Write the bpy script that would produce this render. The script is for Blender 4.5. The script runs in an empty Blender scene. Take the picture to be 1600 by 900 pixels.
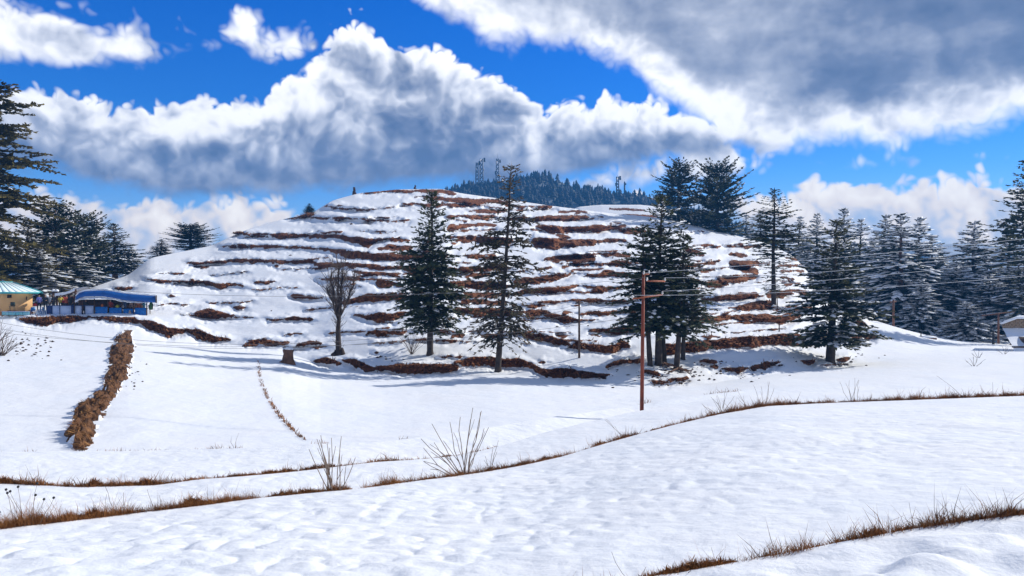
import bpy, math, random
from math import radians, sin, cos, atan, atan2, pi
import numpy as np
S = bpy.context.scene
COL = S.collection
F = 1244.0                      # focal length in photograph pixels (28 mm on 36 mm)
SUN_AZ, SUN_EL = 66.0, 31.0     # degrees right of the view axis, above the horizon

# ------------------------------------------------------------------ camera
CAM_Z = 10.0
cam = bpy.data.cameras.new('camera'); camo = bpy.data.objects.new('camera', cam); COL.objects.link(camo)
camo.location = (0, 0, CAM_Z); camo.rotation_euler = (pi/2, 0, 0)
cam.sensor_width = 36; cam.lens = 36*F/1600; cam.clip_start = 0.05; cam.clip_end = 60000
S.camera = camo
S.view_settings.view_transform = 'Standard'; S.view_settings.look = 'None'
S.view_settings.exposure = 0.47; S.view_settings.gamma = 1.0
S.cycles.use_denoising = True
S.cycles.max_bounces = 8; S.cycles.transparent_max_bounces = 16

# ------------------------------------------------------------------ small expression language for shader nodes
class E:
    nt = None
    def __init__(s, sock): s.s = sock
    @staticmethod
    def math(op, *a, clamp=False):
        n = E.nt.nodes.new('ShaderNodeMath'); n.operation = op; n.use_clamp = clamp
        for i, v in enumerate(a):
            if isinstance(v, E): E.nt.links.new(v.s, n.inputs[i])
            else: n.inputs[i].default_value = v
        return E(n.outputs[0])
    def __add__(s, o): return E.math('ADD', s, o)
    __radd__ = __add__
    def __sub__(s, o): return E.math('SUBTRACT', s, o)
    def __rsub__(s, o): return E.math('SUBTRACT', o, s)
    def __mul__(s, o): return E.math('MULTIPLY', s, o)
    __rmul__ = __mul__
    def __truediv__(s, o): return E.math('DIVIDE', s, o)
def emin(a, b): return E.math('MINIMUM', a, b)
def emax(a, b): return E.math('MAXIMUM', a, b)
def eclamp(a): return E.math('ADD', a, 0.0, clamp=True)
def smooth(a, lo, hi):
    n = E.nt.nodes.new('ShaderNodeMapRange'); n.interpolation_type = 'SMOOTHSTEP'
    E.nt.links.new(a.s, n.inputs[0]); n.inputs[1].default_value = lo; n.inputs[2].default_value = hi
    return E(n.outputs[0])
def link_in(v, sock):
    if isinstance(v, E): E.nt.links.new(v.s, sock)
    else: sock.default_value = v
def noise(vec, scale, detail=4, rough=0.5, lac=2.0, ntype='FBM', normalize=True, dist=0.0):
    n = E.nt.nodes.new('ShaderNodeTexNoise'); n.noise_type = ntype; n.normalize = normalize
    E.nt.links.new(vec.s, n.inputs['Vector']); n.inputs['Scale'].default_value = scale
    n.inputs['Detail'].default_value = detail; n.inputs['Roughness'].default_value = rough
    n.inputs['Lacunarity'].default_value = lac; n.inputs['Distortion'].default_value = dist
    return E(n.outputs[0]), E(n.outputs[1])
def voro(vec, scale, detail=2, rough=0.5, smooth_=0.6):
    n = E.nt.nodes.new('ShaderNodeTexVoronoi'); n.feature = 'SMOOTH_F1'; n.normalize = True
    E.nt.links.new(vec.s, n.inputs['Vector']); n.inputs['Scale'].default_value = scale
    n.inputs['Detail'].default_value = detail; n.inputs['Roughness'].default_value = rough
    n.inputs['Smoothness'].default_value = smooth_
    return E(n.outputs['Distance'])
def vmath(op, a, b):
    n = E.nt.nodes.new('ShaderNodeVectorMath'); n.operation = op
    for i, v in enumerate((a, b)):
        if isinstance(v, E): E.nt.links.new(v.s, n.inputs[i])
        elif op == 'SCALE' and i == 1: n.inputs['Scale'].default_value = v
        else: n.inputs[i].default_value = v
    if op == 'SCALE' and isinstance(b, E): E.nt.links.new(b.s, n.inputs['Scale'])
    return E(n.outputs[0])
def mixc(f, a, b, blend='MIX'):
    n = E.nt.nodes.new('ShaderNodeMix'); n.data_type = 'RGBA'; n.blend_type = blend; n.clamp_factor = True
    link_in(f, n.inputs[0]); link_in(a if isinstance(a, E) else (*a, 1), n.inputs[6]); link_in(b if isinstance(b, E) else (*b, 1), n.inputs[7])
    return E(n.outputs[2])
def curve(x, pts):
    """a function of x in 0..1 through pts (x, y), straight between them"""
    n = E.nt.nodes.new('ShaderNodeFloatCurve'); m = n.mapping; m.use_clip = False
    m.clip_min_x, m.clip_max_x, m.clip_min_y, m.clip_max_y = -1, 2, -3, 3
    c = m.curves[0]
    while len(c.points) < len(pts): c.points.new(0.5, 0.5)
    for p, (a, b) in zip(c.points, pts): p.location = (a, b); p.handle_type = 'VECTOR'
    m.update()
    E.nt.links.new(x.s, n.inputs['Value'])
    return E(n.outputs[0])
def ramp(x, stops):
    n = E.nt.nodes.new('ShaderNodeValToRGB'); r = n.color_ramp
    while len(r.elements) < len(stops): r.elements.new(0.5)
    for e, (p, c) in zip(r.elements, stops): e.position = p; e.color = (*c, 1)
    link_in(x, n.inputs[0]); return E(n.outputs[0])

def lin(r, g, b):
    f = lambda c: c/12.92 if c <= 0.04045 else ((c+0.055)/1.055)**2.4
    return (f(r/255), f(g/255), f(b/255))

# ------------------------------------------------------------------ world: Nishita sky with clouds
W = bpy.data.worlds.new('World'); S.world = W; W.use_nodes = True
W.cycles.sampling_method = 'MANUAL'; W.cycles.sample_map_resolution = 512
E.nt = W.node_tree; E.nt.nodes.clear()
SKY_STRENGTH = 0.10; SKY_TINT = [(0.0, (0.95, 0.80, 0.95)), (0.12, (0.66, 0.80, 1.03)), (0.22, (0.36, 0.70, 1.08)), (0.34, (0.10, 0.52, 1.06)), (0.55, (0.01, 0.46, 1.12)), (1.0, (0.01, 0.42, 1.1))]
AZ0, AZ1 = radians(-60), radians(60)
def to_sky(px, py):
    a = atan((px-800)/F); e = atan((450-py)/F*cos(a))
    return (a-AZ0)/(AZ1-AZ0), e
def sky_curve(u, pts, ends):
    q = [(0.0, radians(ends[0]))] + [to_sky(*p) for p in pts] + [(1.0, radians(ends[1]))]
    return curve(u, q)
tc = E.nt.nodes.new('ShaderNodeTexCoord'); D = E(tc.outputs['Generated'])
def split(v):
    n = E.nt.nodes.new('ShaderNodeSeparateXYZ'); E.nt.links.new(v.s, n.inputs[0]); return [E(o) for o in n.outputs]
def az_el(v):
    x, y, z = split(v)
    az = E.math('ARCTAN2', x, y); el = E.math('ARCSINE', z)
    u = E.math('ADD', (az - AZ0)*(1/(AZ1-AZ0)), 0.0, clamp=True)
    return u, el
# direction towards the light as seen on the sky: up and to the right
LV = (0.045*0.62, 0, 0.045*0.78)

def puff(p, octs=((7.0, 0.50), (16.0, 0.30), (35.0, 0.17), (78.0, 0.09))):
    """height of the cloud relief: rounded heads with creases between them"""
    h = None
    for f, w in octs:
        n, _ = noise(p, f, 0.0, normalize=False)
        n = E.math('ABSOLUTE', n)*w
        h = n if h is None else h + n
    return h
_, wc = noise(D, 7.0, 3, 0.5)
warp = vmath('SCALE', vmath('SUBTRACT', wc, (0.5, 0.5, 0.5)), 0.045)
P = vmath('ADD', vmath('ADD', D, warp), (3.17, 1.4, 0.23))
H0 = puff(P)
HE = puff(P, ((11.0, 0.20), (19.0, 0.36), (41.0, 0.24), (90.0, 0.14)))
H1 = puff(vmath('ADD', P, tuple(v*0.45 for v in LV)))
relief = H0 - H1
big, _ = noise(D, 3.3, 4, 0.5)
fine, _ = noise(P, 40.0, 5, 0.6)
_, wc2 = noise(D, 16.0, 4, 0.55)
Dw = vmath('ADD', D, vmath('SCALE', vmath('SUBTRACT', wc2, (0.5, 0.5, 0.5)), 0.018))
u, v = az_el(Dw)
relief = relief*0.8
u0, v0 = az_el(D)

sky = E.nt.nodes.new('ShaderNodeTexSky'); sky.sky_type = 'NISHITA'; sky.sun_disc = False
sky.sun_elevation = radians(SUN_EL); sky.sun_rotation = radians(SUN_AZ); sky.altitude = 2200
sky.air_density = 1.0; sky.dust_density = 0.0; sky.ozone_density = 2.2
hs = E.nt.nodes.new('ShaderNodeHueSaturation'); hs.inputs['Saturation'].default_value = SKY_SAT = 1.15; hs.inputs['Value'].default_value = 1.15
E.nt.links.new(sky.outputs[0], hs.inputs['Color'])
color = mixc(1.0, E(hs.outputs[0]), ramp(v0*1.6, SKY_TINT), 'MULTIPLY')
K = 1/SKY_STRENGTH
def sc(c): return tuple(x*K*0.96 for x in c)

def cloud(color, top, bot, tends, bends, amp, soft_top, soft_bot, shade, tones, flat=0.35, noise_h=HE):
    t = sky_curve(u, top, tends); b = sky_curve(u, bot, bends)
    rag = noise_h*(amp*1.9) - amp*0.50
    dt = t - v + rag; db = v - b + rag*flat
    alpha = smooth(dt, -0.4*soft_top, 0.6*soft_top) * smooth(db, -0.5*soft_bot, 0.5*soft_bot)
    e = emin(dt, db)
    hf = (v - b) / emax(t - b, 0.02)
    br = shade(hf, e, dt, db)
    return mixc(alpha, color, ramp(br, [(p, sc(lin(*c))) for p, c in tones]))

COOL = [(0.0, (88, 106, 138)), (0.20, (112, 126, 154)), (0.44, (162, 170, 188)), (0.66, (212, 216, 226)), (0.84, (246, 246, 247)), (1.0, (255, 255, 255))]
WARM = [(0.0, (125, 165, 212)), (0.28, (160, 184, 216)), (0.48, (194, 202, 218)), (0.70, (236, 228, 222)), (1.0, (255, 249, 240))]

# horizon bank, left, middle and right
D_top = [(-300, 290), (0, 300), (60, 298), (100, 300), (150, 305), (185, 312), (220, 320), (250, 312), (300, 318), (340, 305), (385, 308), (430, 318), (480, 335), (560, 342), (700, 335), (900, 318), (1100, 305), (1170, 300), (1200, 294), (1260, 290), (1300, 293), (1350, 285), (1400, 283), (1450, 275), (1500, 265), (1540, 272), (1600, 280), (1900, 262)]
D_bot = [(-300, 500), (1900, 500)]
color = cloud(color, D_top, D_bot, (9, 9), (-3, -3), 0.050, 0.014, 0.03,
    lambda hf, e, dt, db: 0.66 + relief*2.6 + smooth(dt, 0.05, 0.0)*0.16 + (big-0.5)*0.55 + (fine-0.5)*0.15 - smooth(v0, 0.12, 0.05)*0.12, WARM)
# high scraps on the left and one on the right
C_top = [(-300, -70), (-60, -20), (0, -14), (60, 12), (90, 6), (120, 12), (160, 28), (200, 42), (235, 55), (255, 78), (262, 80), (270, 70), (300, 56), (340, 46), (380, 28), (410, 28), (432, 46), (440, 64), (465, 60), (490, 66), (505, 90), (700, 160), (862, 300), (880, 288), (900, 278), (930, 260), (960, 244), (1000, 236), (1050, 232), (1120, 228), (1150, 240), (1185, 252), (1210, 270), (1290, 262), (1315, 256), (1340, 245), (1360, 232), (1382, 238), (1402, 242), (1430, 236), (1445, 250), (1900, 240)]
C_bot = [(-300, 110), (0, 100), (60, 94), (120, 97), (180, 97), (215, 94), (240, 88), (255, 80), (262, 75), (270, 74), (300, 70), (340, 60), (380, 62), (395, 84), (412, 96), (450, 92), (490, 80), (505, 70), (700, 120), (862, 285), (880, 298), (900, 300), (960, 290), (1000, 284), (1050, 280), (1100, 280), (1150, 276), (1185, 268), (1210, 255), (1290, 245), (1315, 259), (1350, 259), (1390, 253), (1430, 246), (1445, 230), (1900, 220)]
color = cloud(color, C_top, C_bot, (10, 10), (30, 30), 0.062, 0.03, 0.02,
    lambda hf, e, dt, db: 0.68 + relief*2.2 + hf*0.12 + (big-0.5)*0.6 + (fine-0.5)*0.3, COOL)
# the great cumulus
A_top = [(-300, 90), (-100, 105), (0, 112), (60, 122), (150, 138), (210, 160), (240, 152), (300, 150), (340, 145), (385, 155), (420, 140), (440, 118), (455, 98), (500, 74), (520, 50), (550, 40), (580, 45), (610, 72), (640, 65), (680, 62), (720, 84), (760, 95), (800, 118), (812, 152), (850, 160), (900, 150), (940, 145), (980, 150), (1040, 160), (1100, 175), (1200, 195), (1300, 218), (1420, 240), (1600, 250)]
A_bot = [(-300, 262), (0, 266), (60, 262), (100, 270), (140, 284), (200, 296), (260, 302), (320, 304), (400, 300), (500, 296), (600, 290), (700, 286), (780, 284), (900, 276), (960, 264), (1000, 256), (1050, 242), (1100, 234), (1200, 224), (1300, 222), (1420, 230), (1600, 235)]
def shade_A(hf, e, dt, db):
    side = smooth(u0, to_sky(740, 0)[0], to_sky(960, 0)[0])          # the right flank is sunlit through
    return 0.15 + smooth(hf, -0.05, 1.0)*0.52 + relief*2.5*smooth(hf, -0.25, 0.5) + smooth(dt, 0.045, 0.0)*0.30 + (big-0.5)*1.0 + (fine-0.5)*0.16 + side*0.16
color = cloud(color, A_top, A_bot, (14, 12), (16, 15), 0.056, 0.011, 0.022, shade_A, COOL)
# the grey deck overhead
B_bot = [(-300, -330), (300, -150), (620, -40), (665, 0), (690, 22), (705, 36), (740, 40), (780, 72), (850, 62), (870, 76), (905, 60), (925, 78), (960, 96), (985, 102), (1000, 120), (1020, 142), (1060, 166), (1100, 200), (1150, 214), (1200, 221), (1250, 230), (1300, 224), (1350, 227), (1400, 221), (1460, 214), (1520, 206), (1560, 194), (1600, 184), (1900, 150)]
B_top = [(-300, -2500), (800, -2500), (1900, -2500)]
deckn, _ = noise(vmath('MULTIPLY', D, (1.0, 1.0, 2.4)), 4.5, 6, 0.52)
def shade_B(hf, e, dt, db):
    thick = smooth(db, 0.0, 0.062)
    rim = smooth(u0, to_sky(860, 0)[0], to_sky(1080, 0)[0])
    return 0.66 + rim*0.30 - thick*(rim*0.42 + 0.34) + relief*1.5*(1.0-thick*0.6) + (deckn-0.5)*1.5 + (fine-0.5)*0.12 + smooth(v0, 0.24, 0.36)*0.16 - smooth(v0, 0.42, 0.60)*0.42  # unseen deck higher up is darkened to lower the ambient light
color = cloud(color, B_top, B_bot, (88, 88), (13, 13), 0.075, 0.02, 0.03, shade_B, COOL)
bg = E.nt.nodes.new('ShaderNodeBackground'); bg.inputs['Strength'].default_value = SKY_STRENGTH
E.nt.links.new(color.s, bg.inputs['Color'])
wo = E.nt.nodes.new('ShaderNodeOutputWorld'); E.nt.links.new(bg.outputs[0], wo.inputs['Surface'])

# ------------------------------------------------------------------ sun
sl = bpy.data.lights.new('sun', 'SUN'); sl.energy = 3.8; sl.angle = radians(0.5); sl.color = (1.0, 0.955, 0.88)
so = bpy.data.objects.new('sun', sl); COL.objects.link(so)
sd = (sin(radians(SUN_AZ))*cos(radians(SUN_EL)), cos(radians(SUN_AZ))*cos(radians(SUN_EL)), sin(radians(SUN_EL)))
from mathutils import Vector
so.rotation_euler = Vector(sd).to_track_quat('Z', 'Y').to_euler(); so.location = (60, 0, 80)

# ------------------------------------------------------------------ helpers
def P3(px, py, d):
    """point seen at photograph pixel (px, py) at forward distance d"""
    return np.array([(px-800)/F*d, d, CAM_Z + (450-py)/F*d])
def mesh_from(name, V, faces, smooth_=False):
    """V (n,3); faces: a list of index arrays (m,3) or (m,4)"""
    V = np.asarray(V, dtype=np.float32); me = bpy.data.meshes.new(name)
    faces = [np.asarray(f, dtype=np.int32) for f in faces if len(f)]
    me.vertices.add(len(V)); me.vertices.foreach_set('co', V.ravel())
    nl = sum(f.size for f in faces); npoly = sum(len(f) for f in faces)
    me.loops.add(nl); me.polygons.add(npoly)
    me.loops.foreach_set('vertex_index', np.concatenate([f.ravel() for f in faces]))
    tot = np.concatenate([np.full(len(f), f.shape[1], np.int32) for f in faces])
    me.polygons.foreach_set('loop_start', np.concatenate([[0], np.cumsum(tot)[:-1]]).astype(np.int32))
    if smooth_: me.polygons.foreach_set('use_smooth', np.ones(npoly, dtype=bool))
    me.update(calc_edges=True); me.validate()
    return me
def put(name, me, mat=None, parent=None, loc=None):
    o = bpy.data.objects.new(name, me); COL.objects.link(o)
    if mat is not None and me is not None and not me.materials: me.materials.append(mat)
    if parent is not None: o.parent = parent
    if loc is not None: o.location = loc
    return o
def tag(o, label=None, cat=None, group=None, kind=None):
    if label: o['label'] = label
    if cat: o['category'] = cat
    if group: o['group'] = group
    if kind: o['kind'] = kind
    return o
def thing(name, loc, label, cat, group=None, rz=0.0):
    o = bpy.data.objects.new(name, None); COL.objects.link(o); o.location = loc; o.rotation_euler = (0, 0, rz)
    o.empty_display_size = 0.2
    return tag(o, label, cat, group)
def copy_tree(o, parent=None):
    c = o.copy(); COL.objects.link(c)
    if parent is not None: c.parent = parent
    for ch in list(o.children): copy_tree(ch, c)
    return c
def grid_faces(nr, nc):
    i = np.arange(nr-1)[:, None]*nc + np.arange(nc-1)[None, :]
    return np.stack([i, i+1, i+nc+1, i+nc], -1).reshape(-1, 4)
def hash2(ix, iy, seed):
    h = (ix.astype(np.int64)*374761393 + iy.astype(np.int64)*668265263 + seed*974634777) & 0xffffffff
    h = ((h ^ (h >> 13))*1274126177) & 0xffffffff
    return ((h ^ (h >> 16)) & 0xffffff)/float(0xffffff)
def vnoise(x, y, seed=0):
    x, y = np.broadcast_arrays(np.asarray(x, float), np.asarray(y, float))
    ix, iy = np.floor(x), np.floor(y); fx, fy = x-ix, y-iy
    ix = ix.astype(np.int64); iy = iy.astype(np.int64)
    fx = fx*fx*fx*(fx*(fx*6-15)+10); fy = fy*fy*fy*(fy*(fy*6-15)+10)
    a, b, c, d = hash2(ix, iy, seed), hash2(ix+1, iy, seed), hash2(ix, iy+1, seed), hash2(ix+1, iy+1, seed)
    return (a + (b-a)*fx + (c-a)*fy + (a-b-c+d)*fx*fy)*2 - 1
def fbm(x, y, seed=0, octv=4, gain=0.5):
    s = 0; a = 1.0; x = np.asarray(x, float); y = np.asarray(y, float)
    for k in range(octv):
        s = s + a*vnoise(x, y, seed+k*17); a *= gain; x = x*2.03+11.3; y = y*2.03+7.7
    return s
def new_mat(name):
    m = bpy.data.materials.new(name); m.use_nodes = True; nt = m.node_tree
    E.nt = nt; b = nt.nodes['Principled BSDF']
    return m, nt, b
def texco(kind='Object'):
    n = E.nt.nodes.new('ShaderNodeTexCoord'); return E(n.outputs[kind])
def attr(name):
    n = E.nt.nodes.new('ShaderNodeAttribute'); n.attribute_name = name; return n
def bump(h, strength, dist, prev=None):
    n = E.nt.nodes.new('ShaderNodeBump'); n.inputs['Strength'].default_value = strength; n.inputs['Distance'].default_value = dist
    link_in(h, n.inputs['Height'])
    if prev is not None: E.nt.links.new(prev.s, n.inputs['Normal'])
    return E(n.outputs[0])
def simple_mat(name, c1, c2=None, scale=3.0, rough=0.7, bump_s=0.0, metal=0.0, bscale=None):
    m, nt, b = new_mat(name)
    c2 = c2 or tuple(x*0.78 for x in c1)
    f, _ = noise(texco(), scale, 5, 0.6)
    E.nt.links.new(ramp(f, [(0.32, c2), (0.66, c1)]).s, b.inputs['Base Color'])
    b.inputs['Roughness'].default_value = rough; b.inputs['Metallic'].default_value = metal
    if bump_s:
        g, _ = noise(texco(), bscale or scale*4, 4, 0.6)
        E.nt.links.new(bump(g, bump_s, 0.03).s, b.inputs['Normal'])
    return m

# ------------------------------------------------------------------ materials of the ground
SNOW = (0.86, 0.88, 0.91)
def snow_earth_mat(name, dims=True):
    """snow where the attribute 'bank' is negative, bare soil where it is positive (in photograph pixels, roughly)"""
    m, nt, b = new_mat(name)
    co = texco(); s = E(attr('bank').outputs['Fac']); pxm = E(attr('grain').outputs['Fac'])
    cw = vmath('SCALE', co, 1.0)
    n1, _ = noise(vmath('MULTIPLY', co, (1, 1, 1.6)), 0.55, 6, 0.68)
    n2, _ = noise(co, 2.6, 5, 0.65)
    ss = s + 0.25 + (n1-0.5)*6.5 + (n2-0.5)*4.5
    earth = smooth(ss, -0.35, 0.45)
    # soil: reddish brown with pale stones; darker patches also paint in shadowed hollows
    n3, _ = noise(vmath('MULTIPLY', co, (1, 1, 0.45)), 1.7, 6, 0.62)
    n4, _ = noise(co, 7.0, 4, 0.6)
    n6, _ = noise(co, 0.16, 3, 0.6)
    soil = ramp(n3*0.62 + n4*0.33 + (n6-0.5)*0.5, [(0.30, (0.026, 0.011, 0.007)), (0.42, (0.135, 0.048, 0.019)), (0.55, (0.27, 0.098, 0.036)), (0.74, (0.38, 0.17, 0.072))])
    n5, _ = noise(co, 0.35, 3, 0.5)
    sn = ramp(n5, [(0.3, (0.84, 0.87, 0.91)), (0.7, (0.88, 0.89, 0.91))])
    E.nt.links.new(mixc(earth, sn, soil).s, b.inputs['Base Color'])
    b.inputs['Roughness'].default_value = 0.85
    b.inputs['Specular IOR Level'].default_value = 0.15
    bs1, _ = noise(vmath('MULTIPLY', co, (1, 1, 1)), 1.1, 5, 0.55)
    bs2, _ = noise(co, 5.0, 5, 0.65)
    h = bs1*0.12*(1.0-earth) + (n4*0.5 + n3*0.9 + bs2*0.3)*0.55*earth + (1.0-earth)*0.10
    E.nt.links.new(bump(h, 0.9, 0.6).s, b.inputs['Normal'])
    return m
def snow_mat(name):
    m, nt, b = new_mat(name); co = texco()
    n5, _ = noise(co, 0.5, 4, 0.55)
    E.nt.links.new(ramp(n5, [(0.3, (0.84, 0.87, 0.91)), (0.7, (0.88, 0.89, 0.91))]).s, b.inputs['Base Color'])
    b.inputs['Roughness'].default_value = 0.8; b.inputs['Specular IOR Level'].default_value = 0.2
    a, _ = noise(vmath('MULTIPLY', co, (0.8, 1.0, 1)), 3.2, 4, 0.5)
    c, _ = noise(co, 26.0, 5, 0.7)
    E.nt.links.new(bump(a*0.10 + c*0.014, 0.8, 0.6).s, b.inputs['Normal'])
    return m
M_SNOW = snow_mat('snow'); M_TERR = snow_earth_mat('snow and soil')

# ------------------------------------------------------------------ terrain control lines (photograph pixels and forward distance)
def line(pts, sm=14):
    xs = np.array([p[0] for p in pts], float)
    def f(x, k=1):
        x = np.asarray(x, float)
        r = 0
        for w, o in ((0.25, -sm), (0.5, 0), (0.25, sm)): r = r + w*np.interp(x+o, xs, [p[k] for p in pts])
        return r
    return f
L1 = line([(-800, 1060, 3.4), (300, 1010, 3.9), (700, 960, 4.4), (960, 915, 4.8), (1040, 899, 5.0), (1150, 880, 5.2), (1250, 862, 5.4), (1325, 846, 5.55), (1425, 827, 5.75), (1500, 816, 5.85), (1600, 804, 6.0), (2300, 740, 7.4)])
L2 = line([(-800, 900, 7.6), (-200, 846, 9.0), (0, 826, 9.6), (100, 815, 10.1), (200, 803, 10.7), (330, 788, 11.4), (400, 779, 11.9), (470, 772, 12.3), (560, 764, 12.9), (640, 753, 13.7), (740, 740, 14.8), (820, 727, 16.0), (880, 713, 17.2), (940, 695, 19.0), (1000, 678, 20.8), (1060, 662, 22.6), (1120, 648, 24.2), (1200, 634, 26.2), (1300, 629, 27.4), (1400, 626, 28.2), (1500, 622, 29.0), (1600, 618, 30.0), (2300, 590, 37)])
L3 = line([(-800, 770, 14.5), (0, 755, 15.2), (126, 761, 15.4), (245, 758, 16.0), (315, 749, 16.6), (367, 746, 17.0), (420, 741, 17.6), (490, 734, 18.5), (540, 728, 19.2), (590, 722, 19.9), (640, 719, 20.5), (665, 717, 20.8), (715, 712, 21.8), (765, 701, 23.0), (802, 691, 24.0), (840, 679, 25.4), (911, 661, 28.2), (982, 645, 31.0), (1054, 632, 33.8), (1170, 617, 37.2), (1300, 611, 39.0), (1600, 602, 42), (2300, 585, 48)])
L4 = line([(-800, 712, 21), (0, 706, 22), (180, 705, 22.6), (400, 699, 23.4), (480, 693, 23.9), (560, 692, 24.3), (640, 685, 25.4), (690, 678, 26.4), (765, 667, 28.2), (840, 655, 30.5), (900, 646, 32.6), (1000, 632, 36.5), (1054, 622, 38.5), (1170, 609, 42), (1300, 604, 43.5), (1600, 596, 46.5), (2300, 580, 53)])
zof = lambda py, d: (450-py)/F*d
# foot of the hill, crest of the hill
V1 = line([(-800, 503, 82), (0, 504, 80), (100, 508, 79), (200, 509, 79), (280, 524, 78), (350, 537, 77), (440, 548, 74), (500, 570, 69), (600, 585, 63), (700, 586, 62), (780, 583, 63), (860, 593, 60), (950, 597, 58), (1000, 602, 56), (1100, 600, 57), (1200, 586, 62), (1300, 573, 68), (1400, 560, 74), (1500, 553, 79), (1600, 549, 83), (2300, 545, 88)], 20)
VT = line([(-800, 490, 108), (-300, 482, 106), (0, 478, 105), (100, 466, 106), (150, 447, 110), (200, 430, 118), (235, 403, 128), (330, 384, 143), (380, 361, 153), (440, 343, 163), (485, 334, 168), (520, 313, 178), (560, 302, 184), (620, 296, 189), (690, 295, 190), (720, 302, 189), (800, 313, 186), (880, 324, 182), (960, 334, 178), (1010, 338, 175), (1060, 346, 172), (1100, 356, 168), (1150, 368, 162), (1200, 381, 156), (1240, 400, 148), (1262, 425, 138), (1300, 460, 127), (1350, 496, 115), (1400, 512, 108), (1450, 528, 104), (1500, 536, 104), (1560, 538, 106), (1600, 541, 108), (2300, 545, 118)], 6)
ZLOW = line([(-800, 5.4), (0, 5.5), (560, 5.6), (840, 5.75), (1000, 6.05), (1300, 6.05), (1600, 5.95), (2300, 5.9)])
def d_valley(px, py):
    """forward distance of the valley floor and hillside at a photograph pixel: two straight profiles per column"""
    y0 = L4(px)+5; d0 = ZLOW(px)*F/(y0-450); z0 = -ZLOW(px)
    y1, d1 = V1(px), V1(px, 2); z1 = zof(y1, d1)
    y2, d2 = VT(px), VT(px, 2); z2 = zof(y2, d2)
    g = (450-py)/F
    s01 = (z1-z0)/(d1-d0); s12 = (z2-z1)/(d2-d1)
    with np.errstate(divide='ignore', invalid='ignore'):
        da = (z0 - s01*d0)/(g - s01); db = (z1 - s12*d1)/(g - s12)
    return np.where(py >= y1, da, db)
def ground(px, py):
    """world point of the valley floor or hillside seen at a photograph pixel"""
    d = float(d_valley(np.array(float(px)), np.array(float(py))))
    return P3(px, py, d)

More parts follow.
